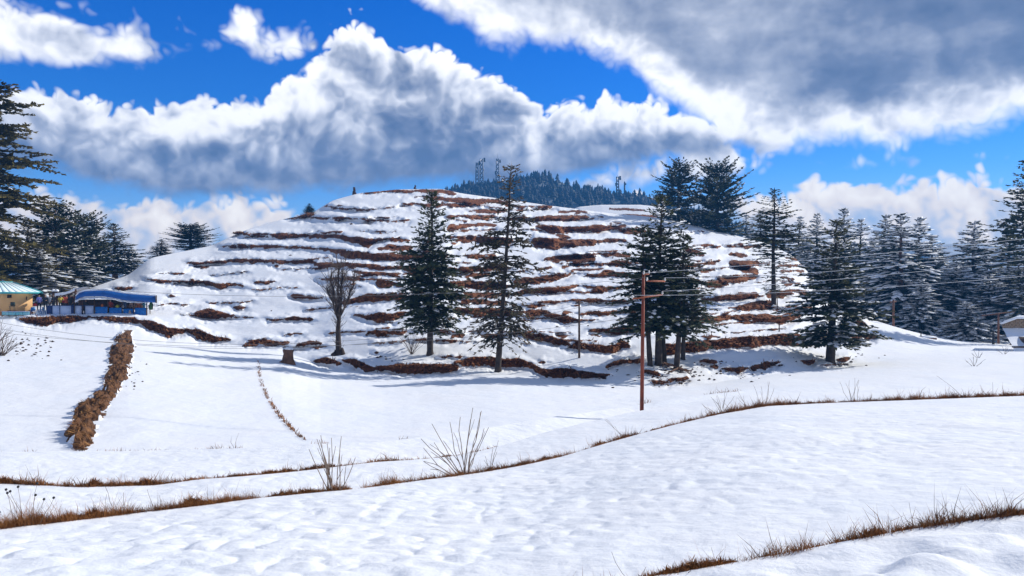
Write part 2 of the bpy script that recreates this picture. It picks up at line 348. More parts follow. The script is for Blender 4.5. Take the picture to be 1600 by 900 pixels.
# bare banks of soil: (x, top, bottom) along each
BANKS = [
 [(293,410,412),(343,407,411),(383,404,410),(430,406,411),(488,408,413),(500,410,418),(545,411,417),(595,415,421),(640,416,423),(700,420,426),(760,418,426)],
 [(360,385,388),(392,383,388),(430,383,388),(463,385,389),(513,388,392),(552,393,404),(582,395,407),(605,396,409),(645,396,406),(700,395,402)],
 [(361,362,365),(423,366,369),(440,364,373),(490,366,372),(530,367,372),(545,370,377),(575,372,386),(585,373,379),(617,372,376),(640,374,377)],
 [(590,387,389),(610,382,391),(630,384,393),(645,385,389)],
 [(448,340,342),(480,338,342),(545,340,342.5),(570,342,344),(620,345,348.5),(640,342,345)],
 [(508,322,324),(535,321,323)], [(537,327,329),(560,326,329),(575,327,328)],
 [(565,301.5,303),(595,299,301.5),(620,297.5,300.5),(645,296.5,300.5),(670,296,301),(695,296.5,304),(712,300,305)],
 [(648,306,307),(670,306,311),(697,308,314),(720,309,316),(745,310,321),(770,312,317),(800,315,318)],
 [(628,318,320),(670,318,323),(700,318,323),(737,319,322)],
 [(697,337,341),(745,336,341),(775,337,341)], [(733,328,331),(765,327,332),(790,328,331)],
 [(700,352,360),(720,350,356),(745,349,354),(775,350,354)],
 [(712,370,378),(745,370,378),(765,371,384),(800,371,380)],
 [(718,399,402),(745,397,405),(775,398,404)], [(718,417,425),(765,416,422),(795,416,421)], [(735,427,434),(765,427,431)],
 [(700,441,451),(735,438,450),(748,440,452),(765,440,455),(790,442,452)],
 [(700,457,465),(735,457,466),(765,458,465),(795,457,464)], [(722,467,474),(765,469,477),(790,470,476)],
 [(712,480,489),(738,481,492),(765,481,495),(800,482,494)],
 [(535,470,477),(557,464,473),(575,458,471),(600,459,471),(627,460,469),(640,462,468)],
 [(553,491,493),(573,493,499),(590,489,504),(615,489,502),(625,486,495),(645,486,489)],
 [(588,437,447),(610,440,449),(628,445,449)], [(552,423,425),(582,425,430),(620,426,431),(645,426,430)],
 [(497,434.5,437),(552,434.5,438),(595,435,437),(635,437,438.5)], [(455,461,463),(472,461,466),(504,465,467)],
 [(228,436,437),(257,437,441),(290,439,443),(317,439,443),(343,443,452),(363,443,447),(380,444,449)],
 [(398,440,443),(417,439,444),(430,438,440)], [(458,462,464),(483,461,466),(505,465,466)],
 [(303,488,492),(315,484,496),(327,482,497),(350,489,497),(362,493,497)], [(368,494,497),(395,495,497)], [(366,479,484),(376,478,484),(384,480,483)],
 [(445,496,498),(463,495,500),(489,498,500)],
 [(26,497,499),(52,496,507),(73,495,508),(98,494,505),(119,494,503),(140,494,497),(166,495,499),(187,496,504),(210,497,503),(222,501,509),(243,503,518),(263,512,527),(289,514,521)],
 [(290,512,515),(310,515,530),(330,523,534),(359,528,533)],
 [(381,537,541),(397,530,541),(423,531,539),(452,535,538)], [(462,539,543),(483,532,541),(502,534,537)],
 [(490,562,565),(510,559,570),(534,566,570)], [(533,560,562),(554,561,574),(570,567,580),(588,575,578)],
 [(586,572,576),(610,570,580),(634,568,584),(660,568,583),(690,569,583),(716,568,578)],
 [(708,565,570),(738,558,572),(754,556,570),(770,558,574),(796,560,573),(816,560,572),(826,565,574),(848,576,586),(870,576,589),(896,577,589),(920,582,591),(940,585,592),(956,585,586)],
 [(572,523,524),(576,518,522),(605,516,524),(625,518,523),(634,517,521)], [(685,519,522),(704,519,523)], [(706,524,527),(724,520,528)], [(752,522,527),(780,521,527),(793,524,526)],
 [(814,523,524),(840,522,534),(864,525,538),(890,537,541)],
 [(884,544,546),(900,534,546),(920,538,548),(940,540,551),(960,538,552),(972,531,544),(984,538,543)],
 [(922,516,517),(940,514,519),(956,512,522),(976,510,523),(1003,508,516)],
 [(800,486,492),(820,485,494),(830,483,498),(848,483,492),(864,490,499),(884,494,506),(902,498,500)], [(880,486,492),(896,487,490)],
 [(906,489,493),(930,486,490),(942,488,494),(960,485,489),(994,485,489)],
 [(830,472,474),(858,470,474),(890,468,471),(920,467,473),(960,468,474),(985,469,473)],
 [(804,456,461),(828,451,459),(856,450,458),(880,448,456),(904,446,448)], [(910,444,446),(930,447,455),(960,448,452),(985,446,450)],
 [(790,319,322),(820,321,325),(862,321,324)], [(873,329,333),(900,329,333),(924,333,334.5)],
 [(835,339,344),(860,338,345),(900,337,344),(919,337,341)],
 [(838,352,355),(860,353,365),(900,354,361),(935,352,364),(960,353,358),(977,351,356)], [(870,364,370),(890,369,373)],
 [(833,370,385),(865,372,392),(890,375,383),(910,375,384),(945,374,379),(977,373,378)], [(885,381,388),(898,382,388)],
 [(850,404,407),(870,400,409),(900,397,411),(929,399,409)], [(918,396,398),(950,396,402),(985,396,402)],
 [(878,414,418),(910,414,416.5),(925,411,415),(945,411,414),(962,407,415),(985,408,414)], [(808,424,426),(862,416,420)],
 [(893,422,424),(915,420,424),(942,419,422)], [(803,437,444),(835,433,443),(865,430,440),(891,427,431)],
 [(913,431,434),(935,427,432),(945,421,432),(967,424,432),(990,425,431)],
 [(953,347,349),(970,347,349)], [(968,358,364),(994,359,365),(1010,360,364)],
 [(947,572,576),(960,564,570),(980,562,566),(1003,561,566)],
 [(1035,538,555),(1082,534,551),(1128,530,544),(1167,526,544),(1199,524,537),(1238,521,541),(1281,528,537)], [(1255,521,535),(1281,521,531),(1326,523,530),(1352,523,531),(1369,521,531)],
 [(1083,497,508),(1125,493,501),(1159,491,499),(1193,491,504),(1221,493,507),(1237,486,501),(1250,489,497)],
 [(1092,468,471),(1125,462,470),(1153,458,469),(1184,456,465)], [(1138,480,482),(1162,476,485),(1187,470,483),(1206,469,479)],
 [(1199,455,466),(1221,453,466),(1238,452,457),(1266,456,463)], [(1239,479,487),(1270,479,485)],
 [(1099,442,446),(1115,438,450),(1128,436,452)], [(1123,432,439),(1153,431,443),(1181,431,436)],
 [(1066,415,418),(1097,411,418),(1124,405,411)], [(1140,407,415),(1167,408,417),(1186,408,414)], [(1157,419,424),(1184,420,431)],
 [(1140,395,400),(1167,397,402)], [(1157,383,387),(1189,383,387)], [(1214,414,417),(1254,414,417)], [(1219,422,425),(1257,422,425)],
 [(1072,387,395),(1099,394,402)], [(1228,401,405),(1252,405,408)], [(1095,422,426),(1121,418,421)], [(1220,432,438),(1240,434,438)], [(1222,442,446),(1250,441,445)],
 [(1338,498,508),(1345,501,511),(1355,507,511)],
 [(1131,575,579),(1153,574,582),(1169,575,578)], [(1173,573,577),(1193,568,577),(1218,563,568)], [(1093,563,567),(1120,562,568)], [(1110,572,576),(1122,572,576)],
 [(1252,563,567),(1272,562,570)], [(1308,560,566),(1328,557,562)], [(1282,569,570.5),(1325,569,570.5)],
 [(1005,578,582),(1030,582,590)], [(1045,590,596),(1075,588,594)], [(1020,594,598),(1045,596,600)],
 [(180,448,452),(196,449,454),(206,446,450)],
]
rngb = random.Random(5)
for k in range(13):          # thin ledges that run on round the hill between the cut banks
    yk = 322+17.5*k+rngb.uniform(-4, 4); seg = []; x0_, x1_ = 215+rngb.uniform(-20, 60), 1245
    for x in np.arange(x0_, x1_, 14.0):
        t_, b_ = float(VT(x)), float(V1(x)); y = yk + 4.0*float(fbm(x/120, k*3.7, 5, 3)) + 0.045*max(0, 640-x) - 0.07*max(0, x-960); h = 0.30+1.05*float(fbm(x/60, k*9.1, 6, 3))
        if h < 0.15 or y < t_+5 or y > b_-5:
            if len(seg) > 2: BANKS.append(seg)
            seg = []; continue
        seg.append((x, y-h*0.65, y+h*0.65))
    if len(seg) > 2: BANKS.append(seg)
for k in range(70):          # small clods and short ledges scattered between the traced banks
    x = rngb.uniform(235, 1240); t_, b_ = float(VT(x)), float(V1(x))
    y = t_ + (b_-t_)*rngb.uniform(0.08, 0.98)
    if x < 560 and rngb.random() < 0.6: continue
    w = rngb.uniform(3, 16); h = rngb.uniform(1.0, 2.6)
    BANKS.append([(x-w, y-h*0.3, y+h*0.3), (x, y-h, y+h), (x+w, y-h*0.2+rngb.uniform(-2, 2), y+h*0.3)])

def bank_fields(PX, PY):
    """signed bank depth in pixels and the warped row that steepens the ground there"""
    s = np.full(PX.shape, -40.0); W_ = PY.copy()
    for k, bk in enumerate(BANKS):
        xs = np.array([p[0] for p in bk]); tp = np.array([p[1] for p in bk]); bt = np.array([p[2] for p in bk])
        x0, x1 = xs[0]-14, xs[-1]+14; y0, y1 = tp.min()-30, bt.max()+30
        c0, c1 = np.searchsorted(PX[0], x0), np.searchsorted(PX[0], x1)
        if c1 - c0 < 1: continue
        X = PX[:, c0:c1]; Y = PY[:, c0:c1]
        t = np.interp(X, xs, tp); b = np.interp(X, xs, bt)
        t = t + 1.1*fbm(X/13.0, k*3.1+Y/9, 3, 4, 0.6); b = b + 1.9*fbm(X/11.0, k*5.7+Y/7, 9, 4, 0.65)
        c = (t+b)/2; h = np.maximum((b-t)/2, 0.2)
        end = np.minimum(X-xs[0], xs[-1]-X); fade = np.clip(end/6+0.6, 0, 1)
        out = np.maximum(-end, 0)
        sd = h*fade - np.abs(Y-c) - out*0.5
        s[:, c0:c1] = np.maximum(s[:, c0:c1], sd)
        hh = h*fade; Lf = hh+9.0
        T = Y-c; a = np.abs(T)
        q = np.clip((a-hh)/(Lf-hh), 0, 1); q = q*q*(3-2*q)
        g = np.where(a < hh, 0.15*a, 0.15*hh + (a-0.15*hh)*q + 0.15*(a-hh)*(1-q))
        g = np.where(a >= Lf, a, g)
        amt = np.clip(end/10+1.0, 0, 1)
        W_[:, c0:c1] += (np.sign(T)*g - T)*amt*0.9
    return s, W_

# the valley floor and the terraced hill
HILL = {}
def build_hill():
    px = np.concatenate([np.arange(-700, -20, 6.0), np.arange(-20, 1620, 1.8), np.arange(1620, 2200, 6.0)])
    ytop = VT(px); y0 = L4(px)+5; yf = V1(px)
    na, nb = 60, 240
    ta = np.linspace(0, 1, na, endpoint=False)[:, None]; tb = np.linspace(0, 1, nb)[:, None]
    PY = np.vstack([y0 + (yf-y0)*ta, yf + (ytop-yf)*tb]); PX = np.broadcast_to(px, PY.shape).copy()
    s, WY = bank_fields(PX, PY)
    hill = np.clip((yf-PY)/25, 0, 1)
    top = np.clip((PY-ytop)/10, 0, 1)
    WY = np.minimum(np.maximum(WY, ytop+0.0), y0)
    Dd = d_valley(PX, WY)
    Dd = Dd*(1 + 0.0022*hill*top*fbm(PX/60, PY/14, 21, 3) + 0.004*top*fbm(PX/150, PY/40, 5, 2))
    # rough faces on the banks
    Dd = Dd - np.clip(s+1, 0, 3)*0.20*np.abs(fbm(PX/4.5, PY/3, 31, 4, 0.6))
    X = (PX-800)/F*Dd; Z = CAM_Z + (450-PY)/F*Dd
    V = np.stack([X, Dd, Z], -1)
    # gentle dents and drifts, on real ground
    nz = 0.03*fbm(X/3.0, Dd/3.0, 8, 3)*np.clip((s*-1)/3, 0, 1)
    V[..., 2] += nz*np.clip(top*2, 0, 1)
    # the back of the hill
    d2 = VT(px, 2); rows = []
    for dd, dz in ((4, -0.5), (12, -3), (30, -10), (60, -20)):
        d = Dd[-1]+dd; z = np.maximum(Z[-1]+dz*np.clip((Z[-1]-CAM_Z+9)/20, 0.05, 1), CAM_Z-8.6)
        rows.append(np.stack([(px-800)/F*d, d, z], -1))
    V = np.concatenate([V, np.array(rows)], 0)
    s = np.concatenate([s, np.full((4, len(px)), -40.0)], 0)
    HILL.update(V=V[:-4], s=s[:-4])
    me = mesh_from('hill', V.reshape(-1, 3), [grid_faces(*s.shape)], True)
    a = me.attributes.new('bank', 'FLOAT', 'POINT'); a.data.foreach_set('value', s.ravel().astype(np.float32))
    return tag(put('hill', me, M_TERR), kind='structure')
build_hill()

# the second, farther hump behind the right shoulder
def build_hump():
    px = np.arange(860, 1300, 2.0); crest = np.interp(px, [860, 885, 905, 940, 1000, 1030, 1060, 1090, 1150, 1300], [345, 331, 323, 320, 320, 323, 336, 358, 390, 470])
    n = 40; t = np.linspace(0, 1, n)[:, None]
    PY = np.maximum(400, crest+20) + (crest-np.maximum(400, crest+20))*t; PX = np.broadcast_to(px, PY.shape)
    Dd = 196 + 34*t**1.3 + 0*PX
    s = np.full(PX.shape, -40.0)
    for xs, ys, hs in (([950, 985, 1010], [326.5, 327, 329], [1.2, 1.8, 1]), ([925, 960, 1000, 1030], [337, 336.5, 337, 339], [1.4, 1.6, 2, 1.4]), ([1040, 1100], [352, 362], [2, 2])):
        s = np.maximum(s, np.where((PX > xs[0]) & (PX < xs[-1]), np.interp(PX, xs, hs) - np.abs(PY-np.interp(PX, xs, ys)), -40))
    V = np.stack([(PX-800)/F*Dd, Dd, CAM_Z+(450-PY)/F*Dd], -1)
    b = V[-1].copy(); b[:, 1] += 30; b[:, 2] -= 12
    V = np.concatenate([V, b[None]], 0); s = np.concatenate([s, s[-1:]*0-40], 0)
    me = mesh_from('hill_shoulder', V.reshape(-1, 3), [grid_faces(*s.shape)], True)
    me.attributes.new('bank', 'FLOAT', 'POINT').data.foreach_set('value', s.ravel().astype(np.float32))
    tag(put('hill_shoulder', me, M_TERR), kind='structure')
build_hump()

# the near terraces: one snow sheet, each lip falling to the next tread
LIPS = {}
def build_near():
    px = np.concatenate([np.arange(-700, -30, 8.0), np.arange(-30, 1630, 2.6), np.arange(1630, 2250, 8.0)])
    rows_d, rows_z, lipamt = [], [], []
    def tread(ds, zs, de, ze, n, power=1.0):
        for i in range(n):
            t = i/(n-1); t = t**power
            z = zs + (ze-zs)*t
            rows_d.append(ds+(de-ds)*t); rows_z.append(z); lipamt.append(min(1.0, t*3, (1-t)*5+0.15))
    def drop(dl, zl, h):
        for dd, f in ((0.05, 0.02), (0.13, 0.12), (0.22, 0.40), (0.32, 0.85), (0.42, 1.0)):
            rows_d.append(dl+dd); rows_z.append(zl-h*f); lipamt.append(0.1)
        return dl+0.45, zl-h
    l1, l2, l3, l4 = (( f(px, 2), zof(f(px), f(px, 2)) ) for f in (L1, L2, L3, L4))
    one = np.ones_like(px)
    tread(0.9*one, -1.62*one, l1[0], l1[1], 90)
    a = drop(*l1, 0.42*one)
    tread(*a, *l2, 230, 1.15); a = drop(*l2, 0.50*one)
    tread(*a, *l3, 60); a = drop(*l3, 0.5*one)
    tread(*a, *l4, 50); a = drop(*l4, np.maximum(ZLOW(px)+l4[1]-0.02, 0.25))
    y0 = L4(px)+5; d0 = ZLOW(px)*F/(y0-450)
    tread(*a, d0+1.0, -ZLOW(px)-0.04, 10)
    Dd = np.array(rows_d); Z = np.array(rows_z); A = np.array(lipamt)[:, None]
    X = (px-800)/F*Dd
    near = np.clip(1-(Dd-6)/24, 0.12, 1)
    dim = np.abs(fbm(X/0.40, Dd/0.34, 3, 2, 0.4))
    wide = fbm(X/3.2, Dd/2.4, 12, 3)
    foot = np.clip(0.30-np.abs(fbm(X/0.75+5, Dd/0.62, 44, 2, 0.4)), 0, 1)
    first = (np.arange(len(Dd)) < 90)[:, None]
    Z = Z + A*(0.05*wide*np.clip(Dd/10, 0.4, 1) + np.where(first, 0.070*vnoise(X/0.36, Dd/0.27, 77) + 0.03*vnoise(X/0.8, Dd/0.7, 3) + 0.03*dim, (0.040*(dim-0.35) - 0.034*foot)*near))
    # wavy lips
    V = np.stack([X, Dd, CAM_Z+Z], -1)
    me = mesh_from('snow_field', V.reshape(-1, 3), [grid_faces(*Dd.shape)], True)
    tag(put('snow_field', me, M_SNOW), kind='structure')
build_near()

# ground sheet to the horizon, under everything
def build_ground():
    r = np.concatenate([np.linspace(0, 60, 30), np.linspace(70, 940, 60)]); th = np.linspace(0, 2*pi, 121)
    R, T = np.meshgrid(r, th, indexing='ij')
    X = R*np.sin(T); Y = R*np.cos(T)
    Z = np.interp(Y, [-60, 2, 30, 60], [-1.6, -2.2, -9.2, -9.6]) + np.where(R > 260, 3*fbm(X/160, Y/160, 2, 4), 0)
    me = mesh_from('ground', np.stack([X, Y, CAM_Z+Z], -1).reshape(-1, 3), [grid_faces(*R.shape)], True)
    tag(put('ground', me, M_SNOW), kind='structure')
build_ground()

# far mountains and the wooded hill
M_FARSNOW = simple_mat('far snow slope', (0.55, 0.60, 0.66), (0.10, 0.13, 0.14), 0.012, 0.9)
M_WOODFLOOR = simple_mat('wooded slope', (0.05, 0.07, 0.05), (0.30, 0.33, 0.36), 0.03, 0.9)
def ridge(name, px, crest, d_front, d_crest, z_front, mat, seed, rough):
    n = 30; t = np.linspace(0, 1, n)[:, None]
    d = d_front+(d_crest-d_front)*t + 0*px
    zc = (450-crest)/F*d_crest
    z = z_front + (zc-z_front)*(t**0.9) + rough*fbm(px/40+0*t, t*6+0*px, seed, 4)*np.sin(t*pi*0.93)
    V = np.stack([(px-800)/F*d, d, CAM_Z+z], -1)
    back = V[-1].copy(); back[:, 1] += d_crest*0.06; back[:, 2] = CAM_Z-9.5
    V = np.concatenate([V, back[None]], 0)
    me = mesh_from(name, V.reshape(-1, 3), [grid_faces(n+1, len(px))], True)
    o = tag(put(name, me, mat), kind='structure')
    return V[:-1]
pxr = np.arange(-500, 2200, 8.0)
ridge('mountains', pxr, np.interp(pxr, [-500, -100, 100, 250, 500, 900, 1200, 1350, 1450, 1520, 1600, 1900, 2200], [405, 415, 412, 400, 412, 420, 405, 395, 381, 380, 388, 400, 410]) + 3*fbm(pxr/50, pxr*0, 4, 3), 760, 900, -9, M_FARSNOW, 6, 7)
pxh = np.arange(560, 1240, 4.0)
FARHILL = ridge('wooded_hill', pxh, np.interp(pxh, [560, 640, 690, 720, 760, 800, 850, 880, 910, 950, 1000, 1060, 1150, 1240], [345, 325, 305, 294, 285, 281, 275, 285, 299, 306, 309, 322, 360, 410]) , 500, 700, 12, M_WOODFLOOR, 8, 7)

# ------------------------------------------------------------------ trees
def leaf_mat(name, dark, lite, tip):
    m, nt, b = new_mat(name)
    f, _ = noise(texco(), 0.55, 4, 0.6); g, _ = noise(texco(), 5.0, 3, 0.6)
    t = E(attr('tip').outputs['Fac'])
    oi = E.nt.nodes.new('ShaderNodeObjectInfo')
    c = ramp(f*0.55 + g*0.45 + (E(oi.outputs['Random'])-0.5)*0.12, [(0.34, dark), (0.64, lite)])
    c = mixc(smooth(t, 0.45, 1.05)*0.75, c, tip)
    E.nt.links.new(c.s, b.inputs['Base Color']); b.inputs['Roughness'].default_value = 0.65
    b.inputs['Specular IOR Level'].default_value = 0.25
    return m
M_FIR = leaf_mat('fir needles', (0.014, 0.028, 0.018), (0.050, 0.070, 0.036), (0.10, 0.105, 0.042))
M_FIRB = leaf_mat('browned fir needles', (0.028, 0.030, 0.015), (0.095, 0.080, 0.036), (0.17, 0.115, 0.052))
M_CEDAR = leaf_mat('cedar needles', (0.014, 0.030, 0.024), (0.044, 0.068, 0.045), (0.12, 0.115, 0.04))
M_OLIVE = leaf_mat('olive cedar needles', (0.030, 0.034, 0.011), (0.11, 0.095, 0.026), (0.20, 0.155, 0.04))
M_BLUE = leaf_mat('shaded fir needles', (0.012, 0.028, 0.034), (0.036, 0.060, 0.060), (0.07, 0.09, 0.065))  # blue of shade and haze is put into the needle colour
M_BARK = simple_mat('conifer bark', (0.065, 0.047, 0.038), (0.020, 0.015, 0.013), 2.2, 0.9, 0.6)
M_BARKR = simple_mat('reddish bark', (0.16, 0.085, 0.055), (0.06, 0.032, 0.022), 2.0, 0.9, 0.6)
M_TWIG = simple_mat('bare twigs', (0.16, 0.115, 0.085), (0.075, 0.050, 0.038), 3.0, 0.85)
M_STEM = simple_mat('dry stems', (0.30, 0.225, 0.17), (0.15, 0.10, 0.075), 4.0, 0.8)
M_LOOSE = simple_mat('settled snow', (0.88, 0.90, 0.93), (0.80, 0.84, 0.90), 1.5, 0.8, 0.4)

def tube(path, radii, n=6, cap=True):
    """one tapered tube through the points of path; returns verts, quads, tris"""
    path = np.asarray(path, float); m = len(path)
    tan = np.gradient(path, axis=0); tan /= np.linalg.norm(tan, axis=1)[:, None]+1e-9
    ref = np.where(np.abs(tan[:, 2:3]) > 0.9, np.array([[1.0, 0, 0]]), np.array([[0, 0, 1.0]]))
    a = np.cross(tan, ref); a /= np.linalg.norm(a, axis=1)[:, None]+1e-9; b = np.cross(tan, a)
    th = np.arange(n)*2*pi/n
    V = path[:, None, :] + np.asarray(radii)[:, None, None]*(a[:, None, :]*np.cos(th)[None, :, None] + b[:, None, :]*np.sin(th)[None, :, None])
    i = np.arange(m-1)[:, None]*n; j = np.arange(n)[None, :]; k = (j+1) % n
    Q = np.stack([i+j, i+k, i+n+k, i+n+j], -1).reshape(-1, 4)
    V = V.reshape(-1, 3); T = np.zeros((0, 3), int)
    if cap:
        V = np.vstack([V, path[-1:], path[:1]])
        e = (m-1)*n; jj = np.arange(n); kk = (jj+1) % n
        T = np.vstack([np.stack([e+jj, e+kk, np.full(n, m*n)], -1), np.stack([kk, jj, np.full(n, m*n+1)], -1)])
    return V, Q, T
class Parts:
    def __init__(s): s.V = []; s.Q = []; s.T = []; s.n = 0
    def add(s, V, Q=None, T=None):
        V = np.asarray(V, float)
        if Q is not None and len(Q): s.Q.append(np.asarray(Q)+s.n)
        if T is not None and len(T): s.T.append(np.asarray(T)+s.n)
        s.V.append(V); s.n += len(V); return s
    def tube(s, *a, **k): return s.add(*tube(*a, **k))
    def box(s, c, size, rz=0.0, tilt=None):
        x, y, z = (v/2 for v in size)
        v = np.array([[-x,-y,-z],[x,-y,-z],[x,y,-z],[-x,y,-z],[-x,-y,z],[x,-y,z],[x,y,z],[-x,y,z]])
        if tilt is not None: v = v @ np.array(tilt).T
        r = np.array([[cos(rz),-sin(rz),0],[sin(rz),cos(rz),0],[0,0,1]])
        return s.add(v @ r.T + np.asarray(c), [[0,3,2,1],[4,5,6,7],[0,1,5,4],[1,2,6,5],[2,3,7,6],[3,0,4,7]])
    def mesh(s, name, smooth_=False):
        return mesh_from(name, np.vstack(s.V), ([np.vstack(s.Q)] if s.Q else []) + ([np.vstack(s.T)] if s.T else []), smooth_)

def norm(v): return v/(np.linalg.norm(v, axis=-1, keepdims=True)+1e-9)
def conifer(seed, H, R, cb, prof, whorls, per=(4, 6), rise=(0.55, -0.25), droop=0.35, tipup=0.18, twig=0.9, dens=1.0, snow=0.2, lean=0.0, trunk_r=None, spray=0.34, stepf=0.30, flat=0.6, gap=0.0, tuft=0.5, snowsize=1.2):
    """trunk, crown and snow meshes of one conifer: every branch carries side twigs, every twig several needle sprays"""
    rg = np.random.default_rng(seed); trunk_r = trunk_r or H*0.017
    hs_ = np.linspace(0, 1, 14); bend = np.cumsum(rg.normal(0, 0.012*H/14*3, (14, 2)), 0)*hs_[:, None]
    tpath = np.stack([lean*H*hs_ + bend[:, 0], bend[:, 1], hs_*H], -1)
    tr = trunk_r*(1-hs_)**0.85 + 0.02; tr[0] *= 1.5; tr[1] *= 1.08
    tpath = np.insert(tpath, 1, tpath[0]*0.7+tpath[1]*0.3, 0); tr = np.insert(tr, 1, trunk_r*1.06)
    tpath[0, 2] -= 0.5
    TP = Parts().tube(tpath, tr, 8); BR = Parts()
    def at(h): return np.array([np.interp(h, tpath[:, 2], tpath[:, k]) for k in range(3)])
    P, Dv, Ln, Wd, Nn, Tp = [], [], [], [], [], []
    snowP, snowD, snowL, snowW = [], [], [], []
    phase = rg.random()*6.28
    for i in range(whorls):
        t = (i + rg.uniform(-0.55, 0.55))/(whorls-1)
        t = min(max(t, 0), 1); h0 = H*(cb + (0.985-cb)*t)
        base = at(h0); rr = float(prof(t))*R
        nb = rg.integers(per[0], per[1]+1); phase += 2.4
        if rg.random() < gap: nb = max(1, nb//2)
        for k in range(nb):
            az = phase + 6.283*k/nb + rg.uniform(-0.35, 0.35)
            L = max(0.25, rr*rg.uniform(0.5, 1.14)); h = h0 + rg.normal(0, 0.35*H*(1-cb)/whorls); base = at(min(h, H*0.99))
            e0 = rise[1] + (rise[0]-rise[1])*t + rg.normal(0, 0.13)
            out = np.array([cos(az), sin(az), 0.0]); ns = max(4, int(L/0.45)+3)
            s_ = np.linspace(0, 1, ns)
            zoff = L*(np.tan(e0)*s_ - droop*s_**2*(0.6+0.4*L/R) + tipup*s_**3)
            wob = np.cumsum(rg.normal(0, 0.05*L/ns*2, ns)); side = np.array([-sin(az), cos(az), 0])
            pth = base + out*(L*s_)[:, None] + side*wob[:, None]; pth[:, 2] += zoff
            BR.tube(pth, (0.012*L+0.018)*(1-s_*0.85), 4, False)
            nt_ = max(3, int(L*dens/stepf))
            sv = 0.14 + 0.86*((np.arange(nt_)+rg.random(nt_))/nt_)
            q = np.stack([np.interp(sv, s_, pth[:, c]) for c in range(3)], -1)
            bd = norm(np.stack([np.interp(sv, s_, np.gradient(pth[:, c])) for c in range(3)], -1))
            sg = np.where(np.arange(nt_) % 2, 1.0, -1.0)[:, None]
            ang = rg.uniform(0.5, 1.15, (nt_, 1))
            td = norm(bd*np.cos(ang) + sg*side*np.sin(ang) + np.array([0, 0, 1.0])*rg.normal(-0.05, 0.22, (nt_, 1))*(1.2-flat))
            lt = twig*np.clip(0.35*L, 0.3, 1.0)*(1.15-0.75*sv)*rg.uniform(0.6, 1.25, nt_)
            lead = np.array([[*bd[-1]]]); q = np.vstack([q, pth[-1:]-bd[-1]*0.15]); td = np.vstack([td, lead]); lt = np.append(lt, twig*0.45)
            sv = np.append(sv, 1.0)
            for f0, f1, w_ in ((0.0, 1.0, 0.8), (0.15, 0.75, 1.0), (0.45, 0.6, 1.0), (0.3, 0.5, 1.0), (0.65, 0.42, 0.9)):
                jit = norm(td + rg.normal(0, 0.38 if f0 else 0.05, td.shape)*np.array([1, 1, 0.7]))
                P.append(q + td*(lt*f0)[:, None]); Dv.append(jit); Ln.append(lt*f1*rg.uniform(0.8, 1.2, len(lt)))
                Wd.append(np.full(len(lt), spray*1.25)*w_*np.clip(lt, 0.35, 1.0)*rg.uniform(0.7, 1.2, len(lt)))
                Nn.append(norm(np.array([0, 0, 1.0]) + rg.normal(0, 0.55, td.shape)))
                Tp.append(sv + 0.15*f0)
            pick = rg.random(len(lt)) < snow*1.25
            if pick.any():
                snowP.append((q + td*(lt*0.3)[:, None] + np.array([0, 0, 0.05]))[pick]); snowD.append(norm(td*0.6+bd[[*range(nt_), -1]])[pick]); snowL.append(np.minimum(1.7, snowsize*lt*rg.uniform(0.5, 1.1, len(lt)))[pick]); snowW.append((snowsize**0.5*(0.10+0.14*lt))[pick])
    # the leading shoot and foliage close to the stem
    nst = int(60*dens); hh = H*(cb + (1-cb)*rg.random(nst)); az = rg.random(nst)*6.28
    q = np.array([at(h) for h in hh]); d = np.stack([np.cos(az), np.sin(az), rg.uniform(0.0, 0.5, nst)], -1)
    P.append(q); Dv.append(norm(d)); Ln.append(np.full(nst, tuft)*np.clip((H-hh)/(0.2*H), 0.3, 1)); Wd.append(np.full(nst, spray*0.8)); Nn.append(norm(rg.normal(0, 1, (nst, 3)))); Tp.append(np.zeros(nst)+0.3)
    P.append(np.array([tpath[-1]-[0, 0, 0.3]])); Dv.append(np.array([[0, 0, 1.0]])); Ln.append(np.array([0.7])); Wd.append(np.array([0.2])); Nn.append(np.array([[1.0, 0, 0]])); Tp.append(np.array([0.9]))
    P, Dv, Nn = (np.vstack(a) for a in (P, Dv, Nn)); Ln, Wd, Tp = (np.concatenate(a) for a in (Ln, Wd, Tp))
    S_ = norm(np.cross(Dv, Nn)); U = np.cross(S_, Dv)
    n = len(P); L_ = Ln[:, None]; W_ = Wd[:, None]*0.5
    # a needle spray: a folded leaf shape with a lifted keel
    v = np.stack([P, P + Dv*L_*0.42 + S_*W_ - U*W_*0.28, P + Dv*L_, P + Dv*L_*0.36 - S_*W_ - U*W_*0.28], 1).reshape(-1, 3)
    i = np.arange(n)*4
    T = np.concatenate([np.stack([i, i+1, i+2], -1), np.stack([i, i+2, i+3], -1)])
    crown = mesh_from('crown', v, [T]); 
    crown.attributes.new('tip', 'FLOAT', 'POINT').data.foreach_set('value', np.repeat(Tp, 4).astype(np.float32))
    sm = None
    if snowP:
        p = np.vstack(snowP); d = np.vstack(snowD); l = np.concatenate(snowL)[:, None]; w = np.concatenate(snowW)[:, None]
        up = np.array([0, 0, 1.0]); sd_ = norm(np.cross(d, up)); m_ = len(p); u2 = norm(np.cross(sd_, d))
        r1 = rg.uniform(0.7, 1.3, (m_, 1))
        vv = np.stack([p-d*l*0.5, p+sd_*w*r1-u2*0.02, p+d*l*0.5, p-sd_*w/r1-u2*0.02, p+u2*w*0.55-d*l*0.18, p+u2*w*0.5*r1+d*l*0.22], 1).reshape(-1, 3)
        i = np.arange(m_)*6
        tri = [(0,1,4),(1,5,4),(1,2,5),(2,3,5),(3,4,5),(3,0,4),(0,3,1),(1,3,2)]
        T = np.concatenate([np.stack([i+a, i+b, i+c], -1) for a, b, c in tri])
        sm = mesh_from('snow_cover', vv, [T], True)
